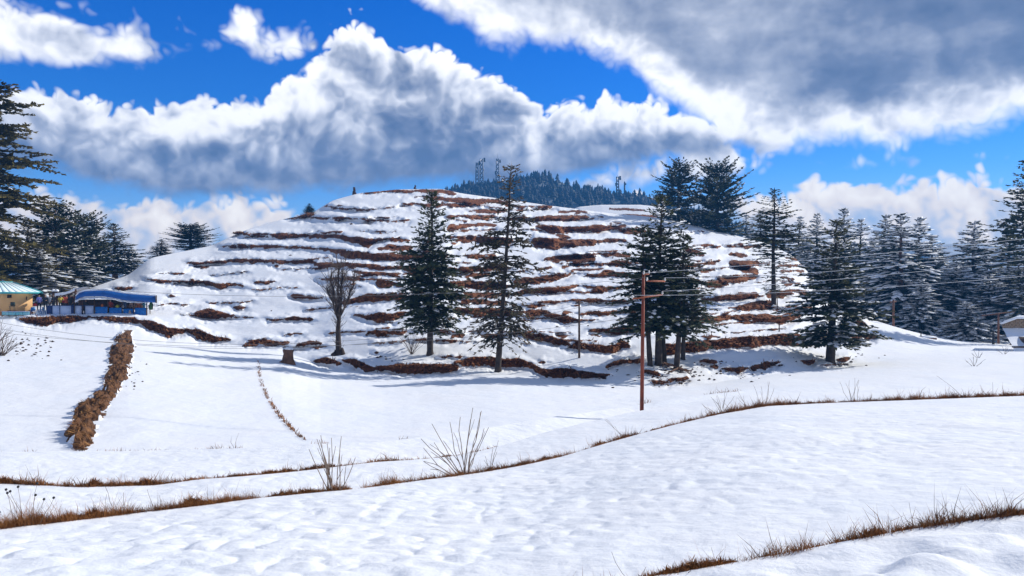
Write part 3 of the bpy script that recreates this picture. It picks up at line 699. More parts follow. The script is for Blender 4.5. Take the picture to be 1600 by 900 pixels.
    return dict(trunk=TP.mesh('trunk', True), limbs=BR.mesh('limb', True), crown=crown, snow=sm, H=H, R=R)

ptab = lambda *kv: (lambda t: np.interp(t, [k for k, v in kv], [v for k, v in kv]))
P_FIR = ptab((0, 0.55), (0.12, 0.92), (0.3, 1.0), (0.5, 0.83), (0.7, 0.55), (0.88, 0.25), (1, 0.05))
P_SPARSE = ptab((0, 0.75), (0.1, 0.85), (0.3, 1.0), (0.5, 0.95), (0.66, 0.85), (0.76, 0.55), (0.83, 0.24), (0.88, 0.22), (0.94, 0.36), (1, 0.16))
P_CONE = ptab((0, 0.85), (0.15, 1.0), (0.35, 0.86), (0.6, 0.55), (0.85, 0.25), (1, 0.05))
P_CEDAR = ptab((0, 0.55), (0.2, 0.85), (0.45, 1.0), (0.7, 0.85), (0.85, 0.62), (0.95, 0.40), (1, 0.18))
P_DROOP = ptab((0, 1.0), (0.2, 0.95), (0.5, 0.72), (0.75, 0.42), (0.9, 0.2), (1, 0.05))
P_SLIM = ptab((0, 0.35), (0.25, 0.35), (0.36, 0.75), (0.5, 1.0), (0.7, 0.85), (0.86, 0.45), (1, 0.06))

def make_tree(name, proto, loc, height, radius, leaf, bark, label, cat='tree', group=None, rz=0.0):
    """an Empty at the foot of the tree with trunk (> limb), crown and snow under it, scaled to its height and spread"""
    t = thing(name, loc, label, cat, group, rz)
    a = height/proto['H']; b = radius/proto['R']; t.scale = (b, b, a)
    tr = put('trunk', proto['trunk'], None, t)
    def use(o, m):
        if not o.data.materials: o.data.materials.append(m)
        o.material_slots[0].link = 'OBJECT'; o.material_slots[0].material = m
    use(tr, bark); lb = put('limbs', proto['limbs'], None, tr); use(lb, bark); lb['kind'] = 'stuff'
    cr = put('crown', proto['crown'], None, t); use(cr, leaf)
    if proto['snow']:
        sn = put('snow_cover', proto['snow'], None, cr); use(sn, M_LOOSE); sn['kind'] = 'stuff'
    return t
def plant(name, proto, px, base, top, hw, leaf, bark, label, d=None, group=None, cat='tree', rz=0.0):
    """a tree whose foot is seen at (px, base) and whose tip is at row top; hw is its half width in pixels"""
    if d is None: p = ground(px, base); d = p[1]
    else: p = P3(px, base, d)
    h = (base-top)/F*d
    return make_tree(name, proto, tuple(p), h, 1.5*hw/F*d, leaf, bark, label, cat, group, rz)

G_FIRS = 'conifers in front of the terraced hill'; G_WOOD = 'snowy conifers of the wood on the right'; G_LEFT = 'conifers behind the hut on the left'
c_fir = conifer(11, 18, 3.4, 0.15, P_FIR, 38, (6, 8), (0.75, -0.12), 0.42, 0.10, 1.2, 1.25, 0.04, spray=0.30, trunk_r=0.27, flat=0.2)
c_sparse = conifer(23, 17, 3.1, 0.14, P_SPARSE, 40, (4, 7), (0.55, -0.15), 0.45, 0.08, 1.0, 1.1, 0.01, lean=0.062, spray=0.22, trunk_r=0.21, gap=0.3, flat=0.1)
c_dense = conifer(31, 16, 4.2, 0.23, P_DROOP, 27, (5, 8), (0.5, -0.25), 0.24, 0.14, 1.1, 1.2, 0.09, spray=0.30, trunk_r=0.27)
c_side = conifer(37, 14, 3.0, 0.36, P_DROOP, 22, (4, 6), (0.5, -0.30), 0.28, 0.13, 1.05, 1.1, 0.05, lean=0.05, spray=0.28, trunk_r=0.19)
c_cone = conifer(41, 16, 4.0, 0.16, P_CONE, 30, (6, 8), (0.6, -0.16), 0.28, 0.14, 1.15, 1.3, 0.20, lean=0.04, spray=0.30, trunk_r=0.32, snowsize=1.4)
c_slim = conifer(47, 22, 3.2, 0.10, P_SLIM, 40, (4, 6), (0.6, -0.15), 0.32, 0.14, 1.15, 1.1, 0.02, spray=0.30, trunk_r=0.24)
c_cedar = conifer(53, 19, 5.4, 0.16, P_CEDAR, 21, (6, 8), (0.62, -0.06), 0.20, 0.20, 1.2, 1.25, 0.16, spray=0.36, flat=1.0, trunk_r=0.38)
c_cedar2 = conifer(59, 19, 5.6, 0.14, P_CEDAR, 23, (6, 9), (0.75, -0.10), 0.22, 0.24, 1.2, 1.3, 0.14, spray=0.36, flat=1.0, trunk_r=0.40)
c_big = conifer(61, 25, 7.2, 0.17, P_CEDAR, 24, (7, 9), (0.25, -0.18), 0.20, 0.06, 1.25, 1.4, 0.012, spray=0.30, flat=0.9, trunk_r=0.5, snowsize=0.9)
SNOWY = [conifer(71+7*k, 19, 4.6, 0.06, P_CONE if k % 2 else P_DROOP, 30, (5, 7), (0.55, -0.35), 0.36, 0.08, 1.2, 1.15, 0.42 if k else 0.30, spray=0.36, trunk_r=0.3, snowsize=2.9) for k in range(3)]

# in front of the hill
plant('fir_tree', c_fir, 672, 553, 301, 40, M_FIR, M_BARK, 'dense dark green fir beside a leafless bush in front of the terraces', group=G_FIRS, rz=0.4)
plant('fir_tree', c_sparse, 778, 578, 259, 42, M_FIRB, M_BARK, 'tall brownish fir with sparse branches and bushy tip, right of the dense dark fir', group=G_FIRS, rz=0.0)
plant('fir_tree', c_dense, 1029, 570, 308, 60, M_FIR, M_BARK, 'broad dense fir, tallest of the clump behind the red pole', group=G_FIRS, rz=1.0)
plant('fir_tree', c_side, 1016, 572, 352, 44, M_FIR, M_BARK, 'slimmer fir stem closest to the red pole on its right', group=G_FIRS, rz=2.6)
plant('fir_tree', c_side, 1038, 567, 362, 40, M_FIR, M_BARK, 'thin fir stem in the middle of the clump behind the red pole', group=G_FIRS, rz=3.6)
plant('fir_tree', c_side, 1057, 576, 366, 48, M_FIR, M_BARK, 'fir with exposed curved roots at the right of the clump', group=G_FIRS, rz=0.2)
plant('fir_tree', c_side, 1067, 562, 402, 36, M_FIRB, M_BARK, 'smallest fir at the right edge of the clump, behind the curved root', group=G_FIRS, rz=0.9)
plant('fir_tree', c_cone, 1297, 567, 345, 56, M_CEDAR, M_BARK, 'broad cone shaped fir standing alone at the right foot of the hill', group=G_FIRS, rz=-0.2)
plant('fir_tree', c_slim, 1209, 478, 296, 33, M_CEDAR, M_BARK, 'very slender tall conifer growing out of the terraces on the right flank', group=G_FIRS, rz=0.3)
G_CED = 'cedars on the right shoulder of the hill'
plant('cedar_tree', c_cedar, 1060, 392, 255, 33, M_CEDAR, M_BARK, 'flat topped dark cedar on the shoulder, left of its wider neighbour', d=176, group=G_CED, rz=0.5)
plant('cedar_tree', c_cedar2, 1121, 401, 259, 38, M_CEDAR, M_BARK, 'widest dark cedar on the shoulder with two visible stems', d=166, group=G_CED, rz=1.4)
plant('cedar_tree', c_side, 1106, 398, 318, 26, M_BLUE, M_BARK, 'small conifer stem under the widest shoulder cedar', d=168, group=G_CED, rz=1.4)
plant('cedar_tree', c_cedar, 1082, 400, 338, 20, M_BLUE, M_BARK, 'small bushy cedar between the two big shoulder cedars', d=174, group=G_CED, rz=2.4)

# wood on the right: (x, base, top, half width, distance, kind, label)
WOOD = [
 (1166, 420, 336, 18, 205, 0, 'pale distant conifer just right of the shoulder cedars'),
 (1187, 430, 330, 22, 190, 2, 'dark conifer half hidden by the slender tall one'),
 (1226, 440, 356, 19, 185, 0, 'short conifer just right of the slender tall one'),
 (1246, 445, 340, 23, 180, 1, 'snow dusted blue conifer behind the right end of the terraces'),
 (1276, 455, 335, 24, 170, 2, 'pointed conifer left of the twin tops behind the lone broad fir'),
 (1319, 480, 327, 32, 158, 0, 'conifer with a bare spire top behind the lone broad fir'),
 (1343, 490, 345, 30, 152, 1, 'conifer right of the spire topped one behind the lone broad fir'),
 (1364, 505, 372, 30, 148, 0, 'snowy conifer standing left of the twin firs above the rusty post'),
 (1381, 512, 338, 38, 140, 2, 'left of the twin snowy firs above the rusty post'),
 (1408, 520, 335, 46, 128, 0, 'snowy fir with a leaning reddish trunk beside the rusty post'),
 (1431, 522, 343, 40, 138, 1, 'snowy fir right of the one with the leaning trunk'),
 (1456, 526, 368, 36, 140, 0, 'drooping snow laden fir at the left of the gap in the wood'),
 (1468, 440, 380, 10, 300, 2, 'tiny distant conifer seen in the gap in the wood'),
 (1440, 528, 438, 30, 122, 1, 'low snow laden fir above the brick block'),
 (1494, 528, 410, 40, 128, 0, 'snowy fir with drooping boughs right of the gap in the wood'),
 (1521, 530, 348, 46, 135, 2, 'regular cone shaped fir right of the gap, top against the clouds'),
 (1515, 531, 474, 30, 112, 1, 'small fir buried in snow at the edge of the wood'),
 (1546, 530, 430, 36, 122, 0, 'snowy fir left of the thin pole with a crossarm'),
 (1571, 530, 360, 46, 130, 1, 'heavily snowed fir behind the thin pole with a crossarm'),
 (1592, 528, 400, 40, 118, 0, 'snowy fir behind the snow roofed house at the right edge'),
 (1604, 532, 250, 34, 105, 2, 'tallest dark conifer cut by the right edge of the picture'),
 (1292, 500, 392, 30, 178, 1, 'pale second row fir glimpsed left of the lone broad fir'),
 (1334, 510, 398, 34, 176, 2, 'second row fir glimpsed just right of the lone broad fir'),
 (1394, 520, 388, 36, 168, 1, 'second row fir filling the space between the twin firs'),
 (1420, 524, 405, 34, 160, 2, 'low second row fir behind the leaning reddish trunk'),
 (1473, 526, 418, 30, 165, 1, 'low fir closing the foot of the gap in the wood'),
 (1506, 528, 398, 34, 158, 2, 'second row fir left of the regular cone shaped one'),
 (1547, 528, 392, 36, 160, 1, 'second row fir between the cone shaped and the heavily snowed fir'),
 (1582, 528, 420, 32, 128, 2, 'dark low fir above the roof of the house at the right edge'),
 (1660, 532, 360, 46, 120, 1, 'conifer whose left boughs reach in at the right edge behind the snow roofed house')]
for k, (x, b_, t_, hw, d, kd, lab) in enumerate(WOOD):
    plant('fir_tree', SNOWY[kd] if x != 1604 else c_slim, x, b_, t_, hw*1.17, M_BLUE if kd != 2 else M_CEDAR, M_BARKR if x in (1408,) else M_BARK, lab, d=d, group=G_WOOD, rz=k*1.7)
# left side
plant('cedar_tree', c_big, -32, 500, 118, 86, M_OLIVE, M_BARK, 'huge olive green cedar cut by the left edge above the hut', d=97, group=G_LEFT, rz=0.7)
plant('cedar_tree', c_cedar, 86, 478, 321, 44, M_CEDAR, M_BARKR, 'flat topped cedar with a reddish trunk right behind the hut', d=112, group=G_LEFT, rz=2.0)
plant('cedar_tree', c_cone, 34, 480, 352, 52, M_OLIVE, M_BARK, 'olive conifer behind the turquoise roof', d=106, group=G_LEFT, rz=0.8)
plant('cedar_tree', SNOWY[0], 62, 482, 388, 44, M_OLIVE, M_BARK, 'low snow flecked conifer between hut and tarpaulin', d=102, group=G_LEFT, rz=3.1)
plant('cedar_tree', c_cedar2, 130, 462, 338, 34, M_CEDAR, M_BARK, 'leaning flat topped cedar behind the blue tarpaulin', d=120, group=G_LEFT, rz=0.1)
plant('fir_tree', SNOWY[2], 112, 470, 384, 42, M_CEDAR, M_BARK, 'snow laden fir above the left end of the blue tarpaulin', d=113, group=G_LEFT, rz=1.1)
plant('fir_tree', c_cone, 180, 440, 350, 35, M_CEDAR, M_BARKR, 'regular cone shaped fir at the left foot of the hill', d=132, group=G_LEFT, rz=2.2)
plant('fir_tree', SNOWY[1], 152, 448, 376, 20, M_BLUE, M_BARK, 'narrow snowy fir left of the cone shaped one', d=138, group=G_LEFT, rz=0.4)
plant('fir_tree', SNOWY[0], 205, 436, 386, 17, M_BLUE, M_BARK, 'small pale fir right of the cone shaped one', d=150, group=G_LEFT, rz=0.9)
G_CREST = 'small conifers on the left shoulder of the hill'
plant('fir_tree', c_cone, 250, 408, 374, 16, M_BLUE, M_BARK, 'smaller dark conifer at the left end of the hill shoulder', d=140, group=G_CREST, rz=0.9)
plant('cedar_tree', c_cedar2, 298, 398, 352, 29, M_BLUE, M_BARK, 'rounded dark cedar on the left shoulder of the hill', d=146, group=G_CREST, rz=1.9)
plant('fir_tree', c_fir, 483, 336, 318, 7, M_FIR, M_BARK, 'tiny fir sticking out of the brown thicket high on the left skyline', group=G_CREST, rz=1.9)

# the wood on the far hill: reads as one mass
def far_wood():
    rg = np.random.default_rng(5); G = FARHILL; nr = G.shape[0]
    out = Parts()
    for k in range(3600):
        i = int(rg.uniform(0.02, 1)**0.8*(nr-1)); j = rg.integers(0, len(pxh)-1)
        p = G[i, j]*(1-0.0) + (G[i, j+1]-G[i, j])*rg.random(); 
        h = rg.uniform(4, 9)*(1.2 if rg.random() < 0.12 else 1); r = h*rg.uniform(0.26, 0.42); n = 7; a0 = rg.random()*6.28
        tiers = rg.integers(3, 6); vs = []; ts = []
        for q in range(tiers):
            z0 = h*(0.12+0.80*q/tiers); z1 = min(h, z0 + h*1.25/tiers); rr = r*(1-0.8*q/tiers)
            b = len(vs); vs.append(p + np.array([rg.normal(0, 0.1), 0, z1]))
            for m in range(n):
                a = a0+q+6.283*m/n; w = rr*rg.uniform(0.6, 1.25); vs.append(p+np.array([cos(a)*w, sin(a)*w, z0+rg.uniform(-0.7, 0.5)]))
            ts += [(b, b+1+m, b+1+(m+1) % n) for m in range(n)]
        out.add(np.array(vs), None, np.array(ts))
    me = out.mesh('far_trees')
    m, nt, b = new_mat('far needles'); f, _ = noise(texco(), 0.09, 4, 0.7)
    E.nt.links.new(ramp(f, [(0.35, (0.006, 0.014, 0.024)), (0.66, (0.016, 0.030, 0.042)), (0.80, (0.10, 0.13, 0.16))]).s, b.inputs['Base Color']); b.inputs['Roughness'].default_value = 0.8  # part of the distance haze is put into these bluish needles
    tag(put('far_trees', me, m), 'dark blue conifer wood covering the distant hill', kind='stuff')
far_wood()

# ------------------------------------------------------------------ poles and wires
def plain(name, c, rough=0.7, metal=0.0):
    return simple_mat(name, c, tuple(x*0.72 for x in c), 4.0, rough, 0.15, metal)
M_RUST = simple_mat('rust red paint', (0.25, 0.042, 0.014), (0.12, 0.024, 0.011), 2.5, 0.7, 0.3)
M_RUSTO = simple_mat('orange rust', (0.36, 0.10, 0.035), (0.20, 0.045, 0.02), 4.0, 0.75, 0.3)
M_WOOD = simple_mat('weathered pole wood', (0.10, 0.055, 0.035), (0.045, 0.026, 0.018), 3.0, 0.85, 0.3)
M_WOODR = simple_mat('reddish pole wood', (0.22, 0.095, 0.055), (0.11, 0.05, 0.03), 3.0, 0.85, 0.3)
M_WIRE = plain('pale wire', (0.62, 0.64, 0.66), 0.6); M_WIRED = plain('bare wire', (0.20, 0.19, 0.185), 0.6)  # brightness of the snow-lit right-hand wires is put into the paler colour
M_STEEL = plain('galvanised steel', (0.07, 0.08, 0.09), 0.5, 0.3); M_DARK = plain('dark fittings', (0.02, 0.02, 0.022))
M_INS = plain('porcelain', (0.75, 0.72, 0.68), 0.3)
def up(p, dz): return np.array([p[0], p[1], p[2]+dz])
def part(name, builder, mat, parent, origin=(0, 0, 0), smooth_=False):
    return put(name, builder.mesh(name, smooth_), mat, parent)

PD = 33.0; pb = P3(1002.5, 646, PD); ptop = P3(1005.5, 425, PD+0.2)
rp = thing('utility_pole', tuple(pb), 'tall rust red steel pole with crossarms in front of the clump of firs', 'pole')
h_ = ptop-pb
part('mast', Parts().tube([(0, 0, -0.6), tuple(h_*0.5), tuple(h_)], [0.085, 0.075, 0.06], 10), M_RUST, rp, smooth_=True)
arms = [((1011, 439, -0.1), (1039, 439.5, 0.9)), ((988, 467, -0.3), (1035, 460.5, 0.7)), ((1006, 429, 0), (1014, 428, 0.2))]
wire_starts = []
for (a, b) in arms:
    A = P3(a[0], a[1], PD+a[2])-pb; B = P3(b[0], b[1], PD+b[2])-pb
    c_ = h_*((A[2]+B[2])/2/h_[2])
    arm = part('crossarm', Parts().tube([A, (A+B)/2, B], [0.034]*3, 4), M_RUSTO, rp)
    for q in (A, B):
        part('insulator', Parts().tube([q+[0, 0, 0.0], q+[0, 0, 0.07], q+[0, 0, 0.075], q+[0, 0, 0.15]], [0.02, 0.05, 0.035, 0.03], 8), M_INS, arm)
    wire_starts += [pb+A+[0, 0, 0.15], pb+B+[0, 0, 0.15]]
def wire(label, p0, p1, sag, r, mat, group, n=26):
    t = np.linspace(0, 1, n)[:, None]; p0, p1 = np.asarray(p0, float), np.asarray(p1, float)
    path = p0*(1-t)+p1*t; path[:, 2] -= sag*4*(t*(1-t))[:, 0]
    o = put('power_line', Parts().tube(path-p0, np.full(n, r), 4, False).mesh('power_line'), mat, None, tuple(p0))
    tag(o, label, 'wire', group)
GW = 'wires running right from the rust red pole'; GL = 'wires running left from the rust red pole'
RW = [(P3(1008, 426.5, PD), (1700, 362), 0.10, 'topmost'), (wire_starts[1], (1700, 374), 0.36, 'second'), (wire_starts[3], (1700, 393), 0.18, 'third'), (wire_starts[2], (1700, 421), 0.25, 'lowest')]
for p0, (x, y), sg, w in RW:
    wire(f'{w} pale wire sagging from the red pole across the wood to the right', p0, P3(x, y, 30), sg, 0.0085, M_WIRE, GW)
LW = [(wire_starts[2], (-90, 486), 1.75, 'highest'), (wire_starts[2]-[0, 0, .25], (-90, 497), 1.65, 'second'), (wire_starts[0], (-90, 428), 0.9, 'uppermost single'), (wire_starts[2]-[0, 0, .9], (-90, 508), 1.1, 'lowest')]
for p0, (x, y), sg, w in LW:
    wire(f'{w} thin grey wire sagging from the red pole left over the snow', p0, P3(x, y, 36), sg, 0.007, M_WIRED, GL)
def simple_pole(px, base, top, w, mat, label, name='utility_pole', d=None, arm=None, lean=0):
    p = ground(px, base) if d is None else P3(px, base, d); d = p[1]; h = (base-top)/F*d; r = w/F*d/2
    t = thing(name, tuple(p), label, 'pole')
    part('mast', Parts().tube([(0, 0, -0.5), (lean*h*0.5, 0, h*0.5), (lean*h, 0, h)], [r*1.15, r, r*0.8], 8), mat, t, smooth_=True)
    if arm:
        a0, a1 = arm
        A = np.array([(a0[0]-px)/F*d, 0.1, (base-a0[1])/F*d]); B = np.array([(a1[0]-px)/F*d, 0.1, (base-a1[1])/F*d])
        part('crossarm', Parts().tube([A, B], [r*0.6, r*0.6], 4), mat, t)
    return p, h
p_, h2 = simple_pole(905, 559, 470, 3.2, M_WOOD, 'plain dark wooden pole standing on the lowest terrace left of the red pole', arm=((899, 474), (911, 473)))
wire('short slack wire from the dark wooden pole towards the terraces', up(p_, h2-0.2), P3(828, 483, p_[1]+6), 0.3, 0.010, M_WIRED, None, 12)
simple_pole(1396, 517, 468, 3.4, M_WOODR, 'reddish wooden pole at the foot of the snowy firs', d=112, arm=((1391, 472), (1401, 471)))
simple_pole(1560, 531, 491, 3.0, M_WOODR, 'thin reddish pole with a long tilted crossarm at the edge of the wood', d=106, arm=((1535, 493), (1586, 487)))
simple_pole(1214.5, 482, 466, 1.6, M_WOOD, 'short dark stake beside the slender conifer', name='stake')
simple_pole(1217.5, 522, 505, 2.0, M_WOOD, 'short brown stake above the long lowest bank on the right', name='stake')
simple_pole(1439, 534, 521, 2.0, M_DARK, 'short dark post at the left end of the brick block', name='post', d=103)
simple_pole(1552, 533, 518, 3.4, M_DARK, 'squat dark post left of the pole with the tilted crossarm', name='post', d=105)

# ------------------------------------------------------------------ telecom masts on the wooded hill
def lattice(px, base, top, wb, wt, label, dishes, d=690, spike=0):
    p = P3(px, base, d); h = (base-top)/F*d; b = wb/F*d/2; tw = wt/F*d/2
    t = thing('telecom_mast', tuple(p), label, 'mast', 'telecom masts on the wooded hill')
    r = 0.38
    cor = [(-1, -1), (1, -1), (1, 1), (-1, 1)]; n = 9
    for x, y in cor: part('leg', Parts().tube([(x*b, y*b, -4), (x*tw, y*tw, h)], [r, r*0.8], 4), M_STEEL, t)
    br = Parts()
    for k in range(n):
        z0, z1 = h*k/n, h*(k+1)/n; w0, w1 = b+(tw-b)*k/n, b+(tw-b)*(k+1)/n
        for m in range(4):
            (x0, y0), (x1, y1) = cor[m], cor[(m+1) % 4]
            br.tube([(x0*w0, y0*w0, z0), (x1*w1, y1*w1, z1)], [r*0.6]*2, 3, False); br.tube([(x1*w0, y1*w0, z0), (x0*w1, y0*w1, z1)], [r*0.6]*2, 3, False)
    o = part('bracing', br, M_STEEL, t); o['kind'] = 'stuff'
    for k, (f, s_) in enumerate(dishes):
        w = tw+0.5+s_*0.5; a = k*1.9
        q = np.array([cos(a)*w, -abs(sin(a))*w, h*f])
        part('antenna', Parts().box(q, (0.7*s_+0.4, 0.5, 1.8*s_+0.6), a), M_INS if k % 2 else M_DARK, t)
    if spike: part('aerial', Parts().tube([(0, 0, h-1), (0, 0, h+spike)], [0.12, 0.06], 5), M_STEEL, t)
lattice(745.5, 306, 254, 6, 3.2, 'leftmost lattice mast, with horn shaped top, of the pair on the hill crest', [(0.97, 1.3), (0.8, 0.7)], spike=1)
lattice(752.5, 306, 248, 6.5, 4.2, 'thicker lattice mast of the left pair with dark antennas at the top', [(0.97, 1.6), (0.93, 1.6), (0.88, 1.4), (0.7, 0.7)], spike=0)
lattice(777.5, 304, 248, 7, 3.6, 'tall lattice mast with a needle tip left of the brownish fir', [(0.93, 1.2), (0.87, 1.2), (0.6, 1.3), (0.5, 1.2)], spike=5)
lattice(965, 318, 276, 4.2, 3.4, 'dark lattice mast with a short crossbar above the second hump', [(0.95, 1.6), (0.88, 1.4), (0.7, 1.2), (0.4, 1.0)], spike=1.5)
lattice(976, 318, 284, 1.8, 1.2, 'very thin mast right of the dark one above the second hump', [(0.9, 0.5)], spike=2)
lattice(866, 330, 296, 1.8, 1.2, 'thin pale mast halfway up the wooded hillside', [(0.95, 0.6)], spike=1)

# ------------------------------------------------------------------ dry grass, shrubs and other small growth
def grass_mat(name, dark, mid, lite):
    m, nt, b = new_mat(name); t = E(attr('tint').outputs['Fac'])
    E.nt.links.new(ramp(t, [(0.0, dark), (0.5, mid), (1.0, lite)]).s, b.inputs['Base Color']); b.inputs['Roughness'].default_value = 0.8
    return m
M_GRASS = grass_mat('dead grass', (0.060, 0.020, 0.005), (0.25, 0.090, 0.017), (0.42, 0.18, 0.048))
def blades(name, roots, lengths, dirs, widths, mat, rg, label=None):
    """thin bent blades: each a quad and a tip"""
    n = len(roots); side = norm(np.cross(dirs, np.array([0, 0, 1.0])+rg.normal(0, 0.4, (n, 3))))
    w = widths[:, None]; L = lengths[:, None]; out = norm(rg.normal(0, 1, (n, 3))*np.array([1, 1, 0.15]))
    mid = roots + dirs*L*0.55; tip = mid + norm(dirs+out*rg.uniform(0.1, 1.1, (n, 1)))*L*0.45
    v = np.stack([roots-side*w, roots+side*w, mid+side*w*0.7, mid-side*w*0.7, tip], 1).reshape(-1, 3)
    i = np.arange(n)*5
    me = mesh_from(name, v, [np.stack([i, i+1, i+2, i+3], -1), np.stack([i+3, i+2, i+4], -1)])
    tv = np.repeat(rg.random(n), 5).reshape(n, 5); tv = np.clip(tv*0.75 + 0.30*fbm(roots[:, 0]/0.5, roots[:, 1]/0.5, 9, 2)[:, None] + 0.1, 0, 1); tv[:, :2] *= 0.35; tv[:, 4] = np.minimum(1, tv[:, 4]+0.15)  # roots darkened: the shadow at the base is put into the tint
    me.attributes.new('tint', 'FLOAT', 'POINT').data.foreach_set('value', tv.ravel().astype(np.float32))
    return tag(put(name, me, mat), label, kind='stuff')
def lip_grass(name, f, segs, seed, per_m, bw, label):
    rg = np.random.default_rng(seed); R_, L_, W_ = [], [], []
    for x0, x1, h, dens in segs:
        d = float(f((x0+x1)/2, 2)); span = (x1-x0)/F*d; n = int(span*per_m*dens*1.5); h = h*0.80
        x = rg.uniform(x0, x1, n); d = f(x, 2); z = zof(f(x), d)
        X = (x-800)/F*d
        cl = np.clip(0.85 + 0.62*fbm(X/0.26, X*0+seed, 3, 3), 0.42, 1.6)*np.clip(np.minimum(x-x0, x1-x)/8+0.15, 0, 1)
        keep = rg.random(n) < np.clip(cl*1.35, 0, 1)
        o = rg.uniform(-0.01, 0.20, n)
        R = np.stack([(x-800)/F*(d+o), d+o, CAM_Z+z-0.035-np.interp(o, [0, 0.13, 0.2], [0.01, 0.07, 0.15])], -1)
        l = h*(0.55+0.65*cl)*rg.uniform(0.5, 1.25, n) + o*0.35
        R_.append(R[keep]); L_.append(l[keep])
    R = np.vstack(R_); l = np.concatenate(L_); n = len(R)
    lay = rg.random(n); zz = np.where(lay < 0.5, 0.38, 1.0); l = l*np.where(lay < 0.5, 0.8, np.where(lay > 0.965, 1.75, 1.0))
    dirs = norm(np.stack([rg.normal(-0.12, 0.55, n), rg.normal(-0.15, 0.40, n), zz], -1))
    return blades(name, R, l, dirs, np.full(n, bw)*rg.uniform(0.6, 1.4, n)*(R[:, 1]/R[:, 1].mean())**0.8, M_GRASS, rg, label)
lip_grass('dry_grass', L1, [(840, 1000, 0.10, 0.7), (980, 1260, 0.115, 1.0), (1240, 1460, 0.135, 1.1), (1440, 2000, 0.15, 1.2)], 3, 1500, 0.0028, 'fringe of dead brown grass on the nearest terrace edge')
lip_grass('dry_grass', L2, [(-600, -190, 0.20, 2.0), (-200, 150, 0.22, 3.2), (130, 260, 0.20, 2.8), (245, 415, 0.17, 2.6), (410, 470, 0.13, 1.8), (462, 546, 0.15, 2.0), (516, 546, 0.24, 1.8), (545, 566, 0.09, 0.7), (562, 650, 0.18, 2.2), (648, 700, 0.14, 1.2), (694, 750, 0.21, 1.5), (738, 780, 0.17, 1.2), (776, 835, 0.22, 1.2), (830, 900, 0.15, 0.9), (895, 930, 0.10, 0.5), (924, 946, 0.22, 1.0), (946, 1002, 0.24, 1.1), (1000, 1040, 0.10, 0.5), (1030, 1115, 0.18, 0.9), (1108, 1250, 0.27, 1.2), (1245, 1320, 0.19, 0.8), (1315, 1390, 0.24, 1.0), (1380, 2100, 0.27, 1.1)], 4, 900, 0.0045, 'dead brown grass along the long second terrace edge')
lip_grass('dry_grass', L3, [(-500, -190, 0.16, 1.4), (-200, 105, 0.18, 2.0), (95, 260, 0.20, 2.2), (250, 400, 0.15, 1.2), (395, 485, 0.15, 1.1), (425, 460, 0.17, 0.8), (485, 570, 0.13, 0.9), (566, 625, 0.18, 1.0), (625, 668, 0.16, 1.0), (668, 780, 0.10, 0.7)], 5, 520, 0.0065, 'dead brown grass along the third terrace edge')
lip_grass('dry_grass', L4, [(-100, 60, 0.11, 0.2), (150, 260, 0.16, 0.18), (250, 330, 0.12, 0.12), (315, 380, 0.3, 0.2), (480, 520, 0.16, 0.25), (620, 640, 0.2, 0.3), (1000, 1020, 0.4, 0.3), (1100, 1160, 0.3, 0.25)], 6, 260, 0.008, 'sparse dead grass along the edge of the valley field')
M_THATCH = simple_mat('matted turf', (0.20, 0.080, 0.022), (0.045, 0.018, 0.007), 9.0, 0.95, 0.9, bscale=30.0)
def lip_turf(f, amp, seed):
    # a low ragged ridge of matted turf standing out of the snow along a terrace edge
    x = np.arange(-600, 2100, 1.6); d = f(x, 2); z = zof(f(x), d); X = (x-800)/F*d
    h = 0.72*np.interp(x, *zip(*amp))*np.clip(0.75+0.75*fbm(X/0.35, X*0+seed, 5, 4, 0.6), -0.6, 1.7); rows = []
    for o, k in ((0.01, -0.08), (0.03, 0.25), (0.055, 0.85), (0.085, 1.0), (0.13, 0.5), (0.20, -3.5)):
        n_ = 0.012*fbm(X/0.05, X*0+o*50, seed, 2)
        rows.append(np.stack([(x-800)/F*(d+o), d+o+n_, CAM_Z+z-0.045+np.where(k > 0, h*k+n_, k*0.06)], -1))
    V = np.array(rows); me = mesh_from('turf_edge', V.reshape(-1, 3), [grid_faces(len(rows), len(x))])
    tag(put('turf_edge', me, M_THATCH), kind='structure')
    rg = np.random.default_rng(seed+40); ok = np.nonzero((h > 0.012) & (x > -200) & (x < 1900))[0]; n = 13000 if seed == 5 else 8000
    j = rg.choice(ok, n); r = rg.integers(1, 4, n); t = rg.random(n)[:, None]; R = V[r, j]*(1-t)+V[r+1, np.minimum(j+1, len(x)-1)]*t
    k = np.sqrt(d[j]/8); dr = norm(np.stack([rg.normal(-0.1, 0.7, n), rg.normal(-0.35, 0.5, n), np.full(n, 0.75)], -1))
    blades('dry_grass', R-[0, 0, 0.008], (0.025+h[j]*0.75)*rg.uniform(0.5, 1.3, n), dr, 0.0036*k*rg.uniform(0.6, 1.4, n), M_GRASS, rg, 'short matted dead grass on a terrace edge')
lip_turf(L1, [(-600, 0.0), (830, 0.0), (940, 0.055), (1600, 0.085), (2100, 0.085)], 3)
lip_turf(L2, [(-600, 0.09), (0, 0.125), (330, 0.105), (430, 0.07), (500, 0.09), (540, 0.10), (555, 0.05), (640, 0.09), (700, 0.07), (740, 0.12), (830, 0.10), (900, 0.07), (1000, 0.10), (1040, 0.06), (1180, 0.13), (1260, 0.08), (1400, 0.11), (2100, 0.12)], 5)
lip_turf(L3, [(-600, 0.08), (100, 0.12), (260, 0.115), (400, 0.085), (560, 0.075), (640, 0.09), (720, 0.05), (800, 0.0), (2100, 0.0)], 7)
